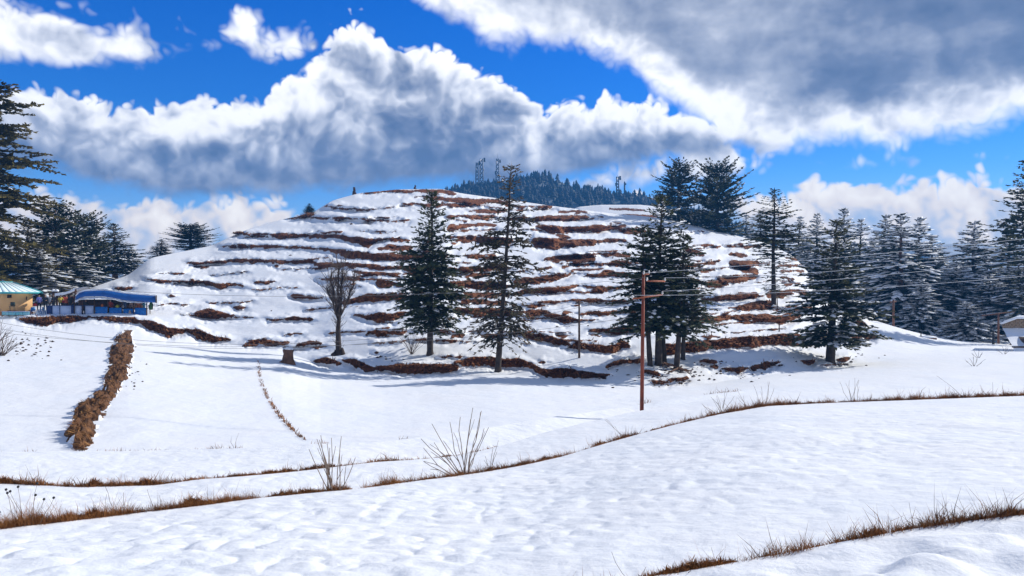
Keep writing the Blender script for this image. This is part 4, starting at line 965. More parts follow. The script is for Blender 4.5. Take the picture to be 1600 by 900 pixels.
def crack_grass():
    rg = np.random.default_rng(8)
    xs, ys = [404, 405, 410, 418, 428, 440, 455, 468, 478], [563, 580, 603, 620, 636, 652, 668, 680, 690]
    t = rg.uniform(563, 690, 900); t = t[np.sin(t*0.9)+np.sin(t*0.37) > -0.9]
    R = np.array([ground(np.interp(y, ys, xs)+rg.normal(0, 1.6), y) for y in t]); n = len(R)
    d = norm(np.stack([rg.normal(-0.3, 0.6, n), rg.normal(0, 0.4, n), np.ones(n)], -1))
    blades('dry_grass', R-[0, 0, 0.03], rg.uniform(0.06, 0.22, n), d, np.full(n, 0.018), M_GRASS, rg, 'thin curving line of dead grass across the valley field')
crack_grass()
def bank_grass():
    rg = np.random.default_rng(21); V, s = HILL['V'], HILL['s']; I, J = np.nonzero(s > 0.2)
    k = rg.choice(len(I), min(15000, len(I)), replace=False); R = V[I[k], J[k]]; n = len(R)
    clump = fbm(R[:, 0]/1.3, R[:, 1]/1.3+R[:, 2], 4, 3); R = R[clump > -0.1]; n = len(R)
    d = norm(np.stack([rg.normal(0, 0.6, n), rg.normal(-0.5, 0.3, n), rg.normal(0.35, 0.5, n)], -1))
    blades('dry_grass', R, rg.uniform(0.12, 0.5, n), d, rg.uniform(0.02, 0.05, n), M_GRASS, rg, 'tufts of dead grass on the bare terrace banks of the hill')
bank_grass()

# the earth bank between the left field and the next, facing the sun
M_BANK = simple_mat('ochre earth', (0.24, 0.115, 0.038), (0.085, 0.038, 0.013), 2.2, 0.95, 0.9, bscale=5.0)
def earth_bank():
    rg = np.random.default_rng(9)
    ys = [516, 545, 578, 611, 639, 660, 674, 695, 706]; le = [190, 174, 170, 160, 113, 118, 103, 110, 108]; re = [203, 206, 201, 183, 167, 154, 147, 142, 137]
    nr, nc = 190, 34; V = np.zeros((nr, nc, 3)); s = np.zeros((nr, nc))
    for i in range(nr):
        y = 516+190*i/(nr-1); l = np.interp(y, ys, le)+3.2*fbm(y/5.0, 3.0, 2, 4); r = np.interp(y, ys, re)+2.5*fbm(y/5.0, 9.0, 5, 4)
        for j in range(nc):
            q = j/(nc-1); x = l-5+(r-l+10)*q
            d = float(d_valley(np.array(x), np.array(y))); p = P3(x, y, d)
            hgt = 0.34*sin(pi*q)**0.7*(0.6+0.8*fbm(p[0]/0.4, p[1]/0.7, 4, 4, 0.6)) - 0.05
            p[2] += hgt*np.clip(min(i, nr-1-i)/8, 0, 1); V[i, j] = p
            s[i, j] = (min(q, (1-q)*2.5)*(r-l+10)-6.0) + 9*fbm(x/11, y/7, 14, 4)
    me = mesh_from('earth_bank', V.reshape(-1, 3), [grid_faces(nr, nc)], True)
    me.attributes.new('bank', 'FLOAT', 'POINT').data.foreach_set('value', (s.ravel()*0.9).astype(np.float32))
    o = tag(put('earth_bank', me, M_BANKM), kind='structure')
    n = 3600; i = rg.integers(0, nr, n); j = rg.integers(5, nc-4, n); R = V[i, j]
    keep = (s[i, j] > 2.0) & (fbm(R[:, 0]/0.9, R[:, 1]/0.9, 5, 3) > -0.15); R = R[keep]; n = len(R)
    d = norm(np.stack([rg.normal(-0.6, 0.7, n), rg.normal(-0.5, 0.4, n), np.full(n, 0.35)], -1))
    blades('dry_grass', R, rg.uniform(0.10, 0.34, n), d, np.full(n, 0.013), M_GRASSO, rg, 'matted ochre grass hanging on the earth bank in the left field')
M_GRASSO = grass_mat('ochre grass', (0.07, 0.025, 0.006), (0.27, 0.115, 0.026), (0.46, 0.23, 0.062))
M_BANKM, nt_, b_ = new_mat('ochre bank with snow')
_co = texco(); _s = E(attr('bank').outputs['Fac']); _n, _ = noise(_co, 1.6, 5, 0.6); _n2, _ = noise(_co, 3.5, 5, 0.65)
_e = smooth(_s+(_n-0.5)*8, -0.3, 0.5)
E.nt.links.new(mixc(_e, (0.86, 0.88, 0.91), ramp(_n2, [(0.35, (0.045, 0.018, 0.007)), (0.55, (0.16, 0.068, 0.022)), (0.7, (0.30, 0.14, 0.046))])).s, b_.inputs['Base Color'])
b_.inputs['Roughness'].default_value = 0.9; E.nt.links.new(bump(_n2*_e, 0.9, 0.3).s, b_.inputs['Normal'])
earth_bank()

def stem_path(rg, base, az, lean, L, bend, n=6):
    t = np.linspace(0, 1, n); th = lean + bend*t
    st = np.stack([np.cos(az)*np.sin(th), np.sin(az)*np.sin(th), np.cos(th)], -1)*L/(n-1)
    p = np.vstack([np.zeros(3), np.cumsum(st[:-1]+rg.normal(0, 0.019*L, (n-1, 3)), 0)])
    return base+p
def shrub(p, seed, stems, label, mat=None, heads=False, r0=0.010, fork=0.4, group='leafless shrubs on the terrace edges', name='bare_shrub', azs=None):
    """stems: (azimuth degrees seen from the camera: 0 right, 180 left; lean, length, bend)"""
    rg = np.random.default_rng(seed); mat = mat or M_STEM
    t = thing(name, tuple(p), label, 'shrub', group)
    for az, lean, L, bend in stems:
        q = stem_path(rg, np.array([rg.normal(0, 0.05), rg.normal(0, 0.04), -0.12]), radians(az), lean, L+0.12, bend)
        B = Parts().tube(q, np.linspace(r0, r0*0.45, len(q)), 5)
        if rg.random() < fork:
            k = rg.integers(2, 4); f = stem_path(rg, q[k], radians(az+rg.uniform(-60, 60)), lean+rg.uniform(-0.1, 0.5), L*rg.uniform(0.25, 0.5), 0.1, 4)
            B.tube(f, np.linspace(r0*0.6, r0*0.35, 4), 4)
        o = part('stem', B, mat, t)
        if heads:
            e = q[-1]; part('seed_head', Parts().tube([e-[0, 0, .004], e+[0, 0, .006], e+[0.003, 0, .02], e+[.003, 0, .028]], [0.006, 0.016, 0.014, 0.004], 6), M_DARK, o)
    return t
def lip_pt(f, px, off=0.06):
    d = float(f(px, 2))+off; z = zof(float(f(px)), float(f(px, 2))); return np.array([(px-800)/F*d, d, CAM_Z+z-0.05])
def fan(rg, n, spread, L, bend=0.15, asym=0.0):
    out = []
    for k in range(n):
        a = (k/(n-1)*2-1)*spread+asym+rg.normal(0, 0.04); out.append((0 if a > 0 else 180, abs(a), L*rg.uniform(0.72, 1.05), rg.uniform(-0.05, bend)*1))
    return [(az+rg.uniform(-25, 25), l_, L_, b2) for az, l_, L_, b2 in out]
rg0 = np.random.default_rng(77)
shrub(lip_pt(L2, 521), 1, fan(rg0, 11, 0.30, 0.98, 0.05, -0.07), 'upright fan of pale cut stems beside a brown tuft on the terrace edge', fork=0.6, r0=0.010)
shrub(lip_pt(L2, 728), 2, fan(rg0, 8, 0.62, 1.12, 0.05, -0.20)+[(180, 0.95, 0.85, -0.2), (180, 1.15, 0.7, -0.3), (0, 0.45, 1.0, -0.3), (20, 0.2, 1.25, 0), (0, 0.05, 1.2, 0)], 'wide spreading leafless shrub with forked pale stems on the terrace edge', fork=0.9, r0=0.011)
shrub(lip_pt(L2, 766), 21, [(0, 0.2, 0.62, 0.0), (10, 0.12, 0.5, 0.1), (170, 0.2, 0.35, 0)], 'few single stalks just right of the wide spreading shrub', fork=0.5, r0=0.007)
shrub(lip_pt(L2, 45), 3, fan(rg0, 9, 0.62, 0.52, 0.2, -0.1), 'small dead plant with dark seed heads at the lower left', heads=True, fork=0.2, r0=0.0045)
shrub(lip_pt(L2, 195), 4, [(180, 0.5, 0.50, -0.2), (0, 0.12, 0.34, 0.0)], 'two crossing stalks right of the seed headed plant', r0=0.005, fork=0.1)
shrub(lip_pt(L2, 255), 5, [(180, 0.45, 0.34, -0.3)], 'single bent stalk on the lower left grass edge', r0=0.004, fork=0.3)
shrub(lip_pt(L2, 148), 6, [(0, 0.2, 0.30, 0.0), (180, 0.3, 0.2, 0.2)], 'short forked stalk left of the two crossing stalks', r0=0.004)
shrub(lip_pt(L2, 1128), 7, fan(rg0, 8, 0.7, 0.75, 0.3, -0.25), 'leafless shrub with bowed stems left of the middle of the right terrace edge', r0=0.008, fork=0.7)
shrub(lip_pt(L2, 1196), 8, fan(rg0, 5, 0.35, 0.85, 0.05, 0.0), 'tall thin stalks rising from thick grass on the right terrace edge', r0=0.008, fork=0.4)
shrub(lip_pt(L2, 1172), 81, [(180, 0.55, 0.8, -0.1), (180, 0.8, 0.6, -0.2), (180, 0.3, 0.5, 0)], 'left leaning stalks between the two stalky shrubs on the right edge', r0=0.007, fork=0.5)
shrub(lip_pt(L2, 1334), 9, fan(rg0, 6, 0.42, 0.85, 0.05, -0.05), 'sheaf of stalks on a grass tuft at the right terrace edge', r0=0.008, fork=0.3)
shrub(lip_pt(L2, 1514), 10, [(180, 0.75, 1.35, 0.25)], 'long single cane leaning left over the right terrace edge', r0=0.008, fork=0.0)
shrub(lip_pt(L2, 1551), 11, [(0, 0.02, 0.55, 0.0), (180, 0.4, 0.25, 0.0)], 'upright stick near the right end of the terrace edge', r0=0.007, fork=0.2)
shrub(lip_pt(L2, 1452), 12, [(0, 0.05, 0.42, 0), (180, 0.4, 0.35, 0), (0, 0.5, 0.3, 0)], 'low twigs left of the long leaning cane', r0=0.006)
shrub(lip_pt(L2, 975), 13, [(180, 0.7, 0.75, 0.2), (180, 0.35, 0.4, 0.3)], 'bent cane leaning left from a lone grass tuft', r0=0.006)
shrub(lip_pt(L1, 1420), 14, [(180, 0.22, 0.22, -0.1)], 'short curved stalk in the nearest grass fringe', r0=0.0022, fork=0.2)
shrub(lip_pt(L1, 1535), 15, [(180, 0.35, 0.20, 0.1), (0, 0.1, 0.14, 0.1)], 'forked stalk near the right end of the nearest grass fringe', r0=0.0022, fork=0.9)
shrub(lip_pt(L1, 1020), 16, [(180, 0.9, 0.24, -0.6), (0, 0.3, 0.10, 0.0)], 'arched stalk in the nearest grass fringe at the bottom', r0=0.0022, fork=0.2)
shrub(lip_pt(L1, 1138), 18, [(180, 0.5, 0.17, -0.1)], 'single leaning stalk in the nearest grass fringe left of centre', r0=0.002, fork=0.0)
shrub(lip_pt(L1, 828), 17, [(180, 0.3, 0.09, 0.1), (0, 0.2, 0.06, 0.0)], 'tiny stalk at the bottom edge of the picture', r0=0.002, fork=0.2)
for k, (x, y) in enumerate([(1528, 560), (1522, 572), (1570, 553)]):
    shrub(ground(x, y), 90+k, fan(rg0, 5, 0.8, 0.9, 0.2), ['upper of two twig clumps on the snow slope at the right', 'lower of two twig clumps on the snow slope at the right', 'rightmost twigs poking out of the snow slope'][k], r0=0.02, fork=0.6, mat=M_TWIG)
# bush left of the first fir and scrub at the left edge
shrub(ground(643, 553)+[0, 0, .1], 30, fan(rg0, 26, 0.75, 1.9, 0.1), 'leafless brown bush with fine upright twigs beside the dense dark fir', r0=0.016, fork=0.9, mat=M_TWIG, group=None, name='bare_bush')
shrub(ground(2, 556), 31, fan(rg0, 26, 0.95, 1.7, 0.5), 'brown thorny scrub cut by the left edge below the hut', r0=0.022, fork=0.9, mat=M_TWIG, group=None, name='bare_bush')
shrub(ground(-6, 535), 32, fan(rg0, 18, 1.0, 1.8, 0.5), 'upper brown scrub cut by the left edge', r0=0.022, fork=0.9, mat=M_TWIG, group=None, name='bare_bush')

# leafless tree
def bare_tree():
    rg = np.random.default_rng(12); p = ground(529, 556); k = p[1]/F
    t = thing('bare_tree', tuple(p), 'leafless tree with a forked dark trunk and fine broom like twigs', 'tree')
    H = 150*k; T = Parts(); C = Parts()
    T.tube([(0, 0, -0.5), (0.1*k, 0, 5*k), (-1*k, 0, 40*k), (0, 0, 52*k), (1*k, 0, 64*k)], [7*k, 5.0*k, 3.7*k, 3.2*k, 2.9*k], 9)
    T.tube([(0.3, 0, -0.4), (7*k, -0.2, 3*k), (6*k, 0, 12*k)], [5*k, 5*k, 1.5*k], 7); T.tube([(-0.3, 0, -0.4), (-7*k, -0.2, 3*k), (-5*k, 0, 9*k)], [5*k, 4.5*k, 1.5*k], 7)
    tr = part('trunk', T, M_TRUNKD, t, smooth_=True)
    ends = []
    for (x, z, r) in ((-12, 126, 2.3), (8, 132, 2.4), (-24, 112, 1.6), (22, 118, 1.6), (1, 138, 1.6)):
        q = stem_path(rg, np.array([0, 0, 58*k]), radians(0 if x > 0 else 180), abs(x)/58*1.1, (z-56)*1.04*k, -0.10, 7)
        o = part('limb', Parts().tube(q, np.linspace(r*k*1.3, r*k*0.45, 7), 6), M_TRUNKD, tr); ends.append(q)
    for q in ends:
        for m in range(52):
            s = rg.uniform(0.08, 1.0); i = int(s*5.99); b = q[i]+(q[min(i+1, 6)]-q[i])*rg.random()
            az = rg.random()*6.28; L = rg.uniform(12, 34)*k
            w = stem_path(rg, b, az, rg.uniform(0.25, 1.1), L, -0.25, 6); C.tube(w, np.linspace(0.48*k, 0.15*k, 6), 3, False)
            for z in range(3):
                i2 = rg.integers(1, 5); C.tube(stem_path(rg, w[i2], az+rg.uniform(-1, 1), rg.uniform(0.1, 0.8), L*rg.uniform(0.25, 0.55), 0, 4), np.linspace(0.26*k, 0.11*k, 4), 3, False)
    for m in range(90):        # epicormic shoots up the trunk
        h = rg.uniform(6, 84)*k; az = rg.random()*6.28; L = rg.uniform(10, 22)*k
        C.tube(stem_path(rg, np.array([0, 0, h]), az, rg.uniform(0.5, 1.2), L, -0.5, 5), np.linspace(0.4*k, 0.16*k, 5), 3, False)
    o = part('twigs', C, M_TWIG, t); o['kind'] = 'stuff'
M_TRUNKD = simple_mat('dark rough bark', (0.05, 0.03, 0.02), (0.016, 0.011, 0.009), 2.0, 0.9, 0.8)
bare_tree()

# cut stump
def stump():
    p = ground(451, 569); k = p[1]/F
    t = thing('tree_stump', tuple(p), 'sawn brown tree stump with a snow cap on the flat field', 'stump')
    rg = np.random.default_rng(4); n = 14; V = []; 
    prof = [(-4, 11), (2, 9.5), (8, 8.0), (16, 7.6), (22, 7.8), (23.5, 7.0)]
    for z, r in prof:
        for a in range(n): V.append((r*k*cos(a*6.283/n)*(1+0.14*rg.normal()), r*k*0.9*sin(a*6.283/n)*(1+0.1*rg.normal()), z*k))
    Q = [(i*n+j, i*n+(j+1) % n, (i+1)*n+(j+1) % n, (i+1)*n+j) for i in range(len(prof)-1) for j in range(n)]
    V.append((0, 0, 23.8*k)); c = len(V)-1; Tt = [((len(prof)-1)*n+j, (len(prof)-1)*n+(j+1) % n, c) for j in range(n)]
    part('trunk', Parts().add(V, Q, Tt), M_STUMP, t)
    W = Parts(); m = 12
    for lv, (z, r) in enumerate(((23, 7.4), (25.5, 6.6), (27, 3.8))): W.V.append(np.array([(r*k*cos(a*6.283/m)+0.5*k, r*k*0.9*sin(a*6.283/m), z*k+0.4*k*sin(a)) for a in range(m)])); W.n += m
    W.Q.append(np.array([(i*m+j, i*m+(j+1) % m, (i+1)*m+(j+1) % m, (i+1)*m+j) for i in range(2) for j in range(m)])); W.add([(0, 0, 27.5*k)], None, None); W.T.append(np.array([(2*m+j, 2*m+(j+1) % m, 3*m) for j in range(m)]))
    part('snow_cap', W, M_LOOSE, t, smooth_=True)
    part('root', Parts().tube([(-5*k, -2*k, 6*k), (-12*k, -3*k, 2*k), (-16*k, -3*k, -1*k)], [3*k, 3*k, 1*k], 6), M_STUMP, t)
M_STUMP = simple_mat('weathered stump', (0.20, 0.10, 0.055), (0.08, 0.04, 0.022), 3.0, 0.9, 0.8)
stump()

# roots below the clump of firs
def roots(px, py, n, seed, spread, label):
    rg = np.random.default_rng(seed); p = ground(px, py); k = p[1]/F
    t = thing('tree_roots', tuple(p), label, 'roots')
    for m in range(n):
        a = -pi/2+rg.normal(0.25, 0.6); L = spread*k*rg.uniform(0.6, 1.1)
        q = np.array([(cos(a)*L*s, sin(a)*L*s, (2.2*(1-s)-0.4*s-0.15)*1.2*k+rg.normal(0, 0.3*k)) for s in np.linspace(0, 1, 6)])
        part('root', Parts().tube(q, np.linspace(2.0, 0.6, 6)*k, 6), M_STUMP, t, smooth_=True)
roots(1037, 570, 5, 3, 30, 'exposed brown roots below the middle of the fir clump')
roots(1060, 578, 4, 6, 26, 'exposed curved roots right of the fir clump')
# clods and stones lying on the snow
def clods():
    rg = np.random.default_rng(15); B = Parts()
    spots = [(1040, 590, 46, 11, 150), (1060, 582, 30, 8, 50), (1110, 568, 26, 7, 30), (1300, 563, 40, 5, 26), (40, 545, 45, 16, 46), (60, 532, 40, 10, 20), (950, 585, 30, 10, 24), (1340, 556, 40, 5, 16), (620, 562, 40, 6, 16), (545, 300, 30, 8, 0), (860, 505, 60, 10, 14), (1150, 585, 60, 10, 30), (1200, 573, 60, 8, 24), (690, 345, 120, 30, 10), (400, 440, 140, 60, 14), (215, 590, 14, 18, 14), (205, 560, 14, 14, 10)]
    for x, y, sx, sy, n in spots:
        for m in range(n):
            px, py = x+rg.normal(0, sx*0.55), y+rg.normal(0, sy*0.6)
            if py < float(VT(px))+3 or py > float(L4(px)): continue
            p = ground(px, py); r = rg.uniform(0.5, 1.9)**1.3*p[1]/F
            v = np.array([(1,0,0),(-1,0,0),(0,1,0),(0,-1,0),(0,0,1),(0,0,-1)])*r*rg.uniform(0.6, 1.4, (6, 1))*np.array([1.5, 1.1, 0.75])
            B.add(v+p+[0, 0, r*0.35], None, [(0,2,4),(2,1,4),(1,3,4),(3,0,4),(2,0,5),(1,2,5),(3,1,5),(0,3,5)])
    tag(put('earth_clods', B.mesh('earth_clods'), M_CLOD), 'dark clods of soil scattered on the snow', kind='stuff')
M_CLOD = simple_mat('dark soil', (0.07, 0.034, 0.02), (0.025, 0.013, 0.009), 5.0, 0.95)
clods()
# cairns and thicket on the skyline
def cairn(px, base, top, w, label):
    d = float(VT(px, 2))+0.4; p = P3(px, base, d); k = d/F; t = thing('cairn', tuple(p), label, 'cairn', 'cairns on the skyline'); h = (base-top)
    rg = np.random.default_rng(int(px)); n = 6
    for m in range(n):
        f = m/n; ww = w*(1-0.72*f)*rg.uniform(0.85, 1.1); z = h*f
        part('stone', Parts().box((rg.normal(0, 0.3)*k, 0, (z+h/n/2)*k), (ww*k, ww*k, h/n*k*1.05), rg.random()), M_CLOD, t)
cairn(553.5, 305, 292.5, 5.5, 'larger dark cairn at the left end of the hilltop')
cairn(648.5, 296, 289, 3.5, 'small dark cairn in the middle of the hilltop')
def thicket(px, base, w, h, seed, label):
    rg = np.random.default_rng(seed); d = float(d_valley(np.array(float(px)), np.array(base+1.0))); p = P3(px, base, d); k = d/F
    n = 700; x = rg.uniform(-w, w, n); R = np.stack([x*k, rg.normal(0, 3, n)*k*2, -0.2-abs(x)*0+0*x], -1)
    hh = h*k*np.sqrt(np.clip(1-(x/w)**2, 0.05, 1))*rg.uniform(0.5, 1.0, n)
    dirs = norm(np.stack([rg.normal(0, 0.5, n), rg.normal(0, 0.5, n), np.ones(n)], -1))
    o = blades('brown_thicket', R, hh, dirs, np.full(n, 0.07), M_GRASS, rg); del o['kind']; o.location = tuple(p)
    tag(o, label, 'thicket', 'thickets on the skyline')
thicket(485, 338, 17, 10, 5, 'rust brown thicket with a tiny fir high on the left skyline')
thicket(375, 364, 9, 6, 6, 'low brown thicket lower on the left skyline')

# ------------------------------------------------------------------ the hut and the stalls on the left
M_WALL = simple_mat('apricot plaster', (0.72, 0.44, 0.20), (0.66, 0.38, 0.16), 1.2, 0.85, 0.1); M_PLINTH = simple_mat('orange plinth', (0.50, 0.20, 0.055), (0.38, 0.15, 0.04), 2.0, 0.8, 0.1)
M_TEAL = plain('turquoise paint', (0.03, 0.36, 0.40), 0.5); M_SHEET = simple_mat('snowy sheet metal', (0.82, 0.88, 0.90), (0.62, 0.80, 0.83), 0.5, 0.5, 0.0)
M_BLUE_T = simple_mat('blue tarpaulin', (0.004, 0.10, 0.38), (0.003, 0.07, 0.28), 1.2, 0.55, 0.4); M_BLUE_C = simple_mat('bright blue cloth', (0.012, 0.20, 0.60), (0.008, 0.12, 0.42), 2.5, 0.7, 0.4)
M_PALE = simple_mat('pale blue board', (0.50, 0.60, 0.78), (0.40, 0.50, 0.72), 1.0, 0.7); M_NAVY = plain('navy paint', (0.012, 0.04, 0.16)); M_BROWN = simple_mat('brown timber', (0.10, 0.05, 0.03), (0.04, 0.022, 0.014), 3.0, 0.85, 0.3)
M_WHITE = simple_mat('whitewash', (0.78, 0.80, 0.84), (0.66, 0.69, 0.74), 1.5, 0.8); M_GLASS = plain('dark glass', (0.015, 0.018, 0.02), 0.15)
SD = 86.0; SK = SD/F; SZ = float(P3(0, 493, SD)[2])          # stall distance, metres per pixel, floor level
def sx(px, dd=0.0): return (px-800)/F*(SD+dd)
def sz(py, dd=0.0): return CAM_Z+(450-py)/F*(SD+dd)
# levelled yard
def yard():
    B = Parts(); px = np.linspace(-160, 236, 60); V = []
    for d, dz in ((-0.9, -0.9), (-0.7, -0.12), (-0.5, 0.0), (3, 0.06), (9, 0.1), (16, 0.2)):
        for k, x in enumerate(px): V.append(((x-800)/F*(SD+d), SD+d+0.12*fbm(x/9, d, 3, 3), SZ-0.02+dz+(0.05*fbm(x/8, d*0.4, 5, 3))))
    me = mesh_from('yard', np.array(V), [grid_faces(6, 60)], True)
    tag(put('yard', me, M_SNOW), kind='structure')
yard()
def hut():
    x0, x1 = sx(4), sx(52); w = x1-x0; dep = 4.2; zb = SZ; ze = sz(457.5); hz = ze-zb
    t = thing('hut', (x0, SD, zb), 'small apricot hut with a turquoise hipped roof at the left edge', 'hut')
    b0 = 5*SK
    part('plinth', Parts().box((w/2, dep/2+0.0, b0/2-0.2), (w+0.14, dep+0.14, b0+0.4)), M_PLINTH, t)
    wl = part('wall', Parts().box((w/2, dep/2, (hz+b0)/2), (w, dep, hz-b0)), M_WALL, t)
    wx = (14.5-4)*SK; wz = sz(463)-zb
    f = part('window', Parts().box((wx, -0.01, wz+2.3*SK), (7*SK, 0.08, 0.5*SK)).box((wx, -0.01, wz-2.3*SK), (7*SK, 0.08, 0.5*SK)).box((wx-3.3*SK, -0.01, wz), (0.5*SK, 0.08, 4.1*SK)).box((wx+3.3*SK, -0.01, wz), (0.5*SK, 0.08, 4.1*SK)), M_BROWN, t)
    part('pane', Parts().box((wx, 0.0, wz), (6.1*SK, 0.04, 4.1*SK)), M_GLASS, f)
    part('drain_pipe', Parts().tube([((42-4)*SK, -0.05, sz(463.5)-zb), ((42-4)*SK, -0.05, sz(469)-zb)], [0.05, 0.05], 6), M_DARK, t)
    t.rotation_euler = (0, 0, 0.78); t.scale = (0.86, 1, 1)
    # hipped roof: eaves overhang further on the right
    ex0, ex1, ey0, ey1 = sx(-30)-x0, sx(64)-x0, -0.6, dep+0.6; rx0, rx1, ry, rz = sx(-8)-x0, sx(28)-x0, dep/2, sz(441.5, dep/2)-zb; ez = sz(457)-zb
    def sheet(a, b, c, d, n, nm):
        a, b, c, d = map(np.array, (a, b, c, d))
        for k in range(n):
            s0, s1 = k/n+0.0006, (k+1)/n-0.0006
            q = np.array([a+(b-a)*s0, a+(b-a)*s1, d+(c-d)*s1, d+(c-d)*s0]); q2 = q+[0, 0, 0.06]
            part('roof_sheet', Parts().add(np.vstack([q, q2]), [(3,2,1,0),(4,5,6,7),(0,1,5,4),(1,2,6,5),(2,3,7,6),(3,0,4,7)]), M_SHEET, rf)
    rf = part('roof', Parts().add([(ex0, ey0, ez-.03), (ex1, ey0, ez-.03), (ex1, ey1, ez-.03), (ex0, ey1, ez-.03), (rx0, ry, rz-.09), (rx1, ry, rz-.09)], [(0,1,5,4),(2,3,4,5),(0,3,2,1)], [(1,2,5),(3,0,4)]), M_SHEET, t)
    sheet((ex0, ey0, ez), (ex1, ey0, ez), (rx1, ry, rz), (rx0, ry, rz), 9, 'f')
    sheet((ex1, ey0, ez), (ex1, ey1, ez), (rx1+.01, ry+.01, rz), (rx1, ry, rz), 5, 'r')
    part('ridge_cap', Parts().tube([(rx0, ry, rz+.05), (rx1, ry, rz+.05)], [0.10, 0.10], 6), M_TEAL, rf)
    for e in ((ex1, ey0), (ex0, ey0)): part('hip_cap', Parts().tube([(rx1 if e[0] > 1 else rx0, ry, rz+.06), (e[0], e[1], ez+.06)], [0.08, 0.08], 6), M_TEAL, rf)
    part('fascia', Parts().box(((ex0+ex1)/2, ey0-.05, ez-.04), (ex1-ex0, 0.06, 0.20)).box((ex1+.04, dep/2, ez-.04), (0.06, dep+2, 0.20)), M_TEAL, rf)
hut()
o = put('parapet_wall', Parts().box((0, 0, 0.4), (sx(13)-sx(-40), 0.25, 12*SK)).mesh('parapet_wall'), M_WHITE, None, ((sx(13)+sx(-40))/2, SD-1.6, sz(492)-0.35)); tag(o, 'low whitewashed wall below the hut at the left edge', 'wall')
def teal_fence():
    x0, x1 = sx(15), sx(58); w = x1-x0; zb = SZ-0.05
    t = thing('fence', (x0, SD-1.3, zb), 'low turquoise sheet fence in front of the hut', 'fence')
    n = 8
    for k in range(n): part('panel', Parts().box((w*(k+.5)/n, 0, 0.30), (w/n-0.03, 0.03, 0.36)), M_TEALL, t)
    for k in range(n//2+1): part('post', Parts().box((w*2*k/n, 0.04, 0.27), (0.07, 0.06, 0.62)), M_BROWN, t)
    part('rail', Parts().box((w/2, -0.03, 0.52), (w, 0.05, 0.05)), M_PALE, t); part('rail', Parts().box((w/2, -0.03, 0.08), (w, 0.05, 0.05)), M_BROWN, t)
M_TEALL = simple_mat('faded turquoise', (0.14, 0.46, 0.55), (0.30, 0.58, 0.66), 0.9, 0.6)
teal_fence()
def chair_proto(mat, label, loc, rz):
    t = thing('plastic_chair', loc, label, 'chair', 'plastic chairs in the yard', rz)
    part('seat', Parts().box((0, 0, 0.43), (0.46, 0.44, 0.04)), mat, t)
    part('backrest', Parts().box((0, 0.22, 0.70), (0.44, 0.04, 0.42)), mat, t)
    for x in (-.2, .2):
        for y in (-.19, .19): part('leg', Parts().tube([(x*1.1, y*1.1, 0), (x, y, 0.42)], [0.022, 0.022], 5), mat, t)
        part('armrest', Parts().tube([(x*1.15, -.18, .43), (x*1.15, -.16, .64), (x*1.15, .2, .64)], [0.02]*3, 5), mat, t)
    return t
M_CHB = plain('blue plastic', (0.02, 0.16, 0.42), 0.4); M_CHD = plain('dark green plastic', (0.015, 0.035, 0.03), 0.4)
c0 = chair_proto(M_CHB, 'blue plastic chair nearest the turquoise fence', (sx(55), SD-0.4, SZ), 0.5)
for x, dy, rz, lb in ((62, 0.2, -0.7, 'second blue plastic chair, turned away, right of the hut corner'), (70, -0.3, 2.2, 'blue plastic chair beside the pale boards')):
    c = copy_tree(c0); c.location = (sx(x), SD+dy, SZ); c.rotation_euler = (0, 0, rz); c['label'] = lb
chair_proto(M_CHD, 'dark chair in front of the hut wall', (sx(19, -0.6), SD-0.6, SZ+0.55), 0.3)
tag(put('table', Parts().box((0, 0, 0.52), (0.9, 0.6, 0.05)).box((-.35, 0, .25), (.06, .5, .5)).box((.35, 0, .25), (.06, .5, .5)).mesh('table'), M_BROWN, None, (sx(20, -0.6), SD-0.6, SZ)), 'low brown table carrying the dark chair', 'table')
# board fence of pale panels
def boards():
    x0 = sx(77); t = thing('board_fence', (x0, SD-0.5, SZ), 'row of pale blue boards between navy posts in front of the stalls', 'fence'); hz = 15.5*SK
    for a, b in ((86.5, 97), (98.5, 115), (120.5, 131.5), (137.5, 150)): part('panel', Parts().box((sx((a+b)/2)-x0, 0, hz/2), ((b-a)*SK, 0.05, hz)), M_PALE, t)
    for a, b in ((78, 86), (115.3, 120.2)): part('panel', Parts().box((sx((a+b)/2)-x0, 0.01, hz/2+.02), ((b-a)*SK, 0.05, hz+.06)), M_NAVY, t)
    for a in (77.6, 86.2, 97.8, 115.2, 120.3, 132, 137, 150.4): part('post', Parts().box((sx(a)-x0, 0.03, hz/2), (0.07, 0.07, hz+.1)), M_NAVY, t)
    part('rail', Parts().box((sx(114)-x0, -.04, hz+.02), (74*SK, 0.06, 0.06)), M_NAVY, t)
boards()
def counter(a, b, py, label, seed):
    x0, x1 = sx(a), sx(b); w = x1-x0; h = sz(py)-SZ; rg = np.random.default_rng(seed)
    t = thing('stall_counter', (x0, SD-0.4, SZ), label, 'market stall', 'stalls under the blue tarpaulin')
    part('tabletop', Parts().box((w/2, 0.4, h-0.02), (w, 0.9, 0.05)), M_BROWN, t)
    n = 26; V = []
    for z in (0.02, h*0.5, h+0.01):
        for k in range(n): V.append((w*k/(n-1), -0.07+0.045*sin(k*1.9+seed)*(1.1-z/h)+rg.normal(0, .006), z))
    for k in range(n): V.append((w*k/(n-1), 0.5, h+0.012))
    part('cloth', Parts().add(V, grid_faces(4, n)), M_BLUE_C, t, smooth_=True)
    for x in (0.06, w-0.06):
        for y in (0.05, 0.75): part('leg', Parts().box((x, y, h/2-.03), (0.06, 0.06, h-.06)), M_BROWN, t)
counter(152, 171.5, 479.5, 'blue cloth covered counter at the left end of the open stalls', 1)
counter(174, 194, 481, 'blue cloth covered counter in the middle of the open stalls', 2)
counter(196, 212, 482.5, 'lower blue counter right of the middle one', 3)
counter(214, 233, 481, 'blue cloth covered counter at the right end of the open stalls', 4)
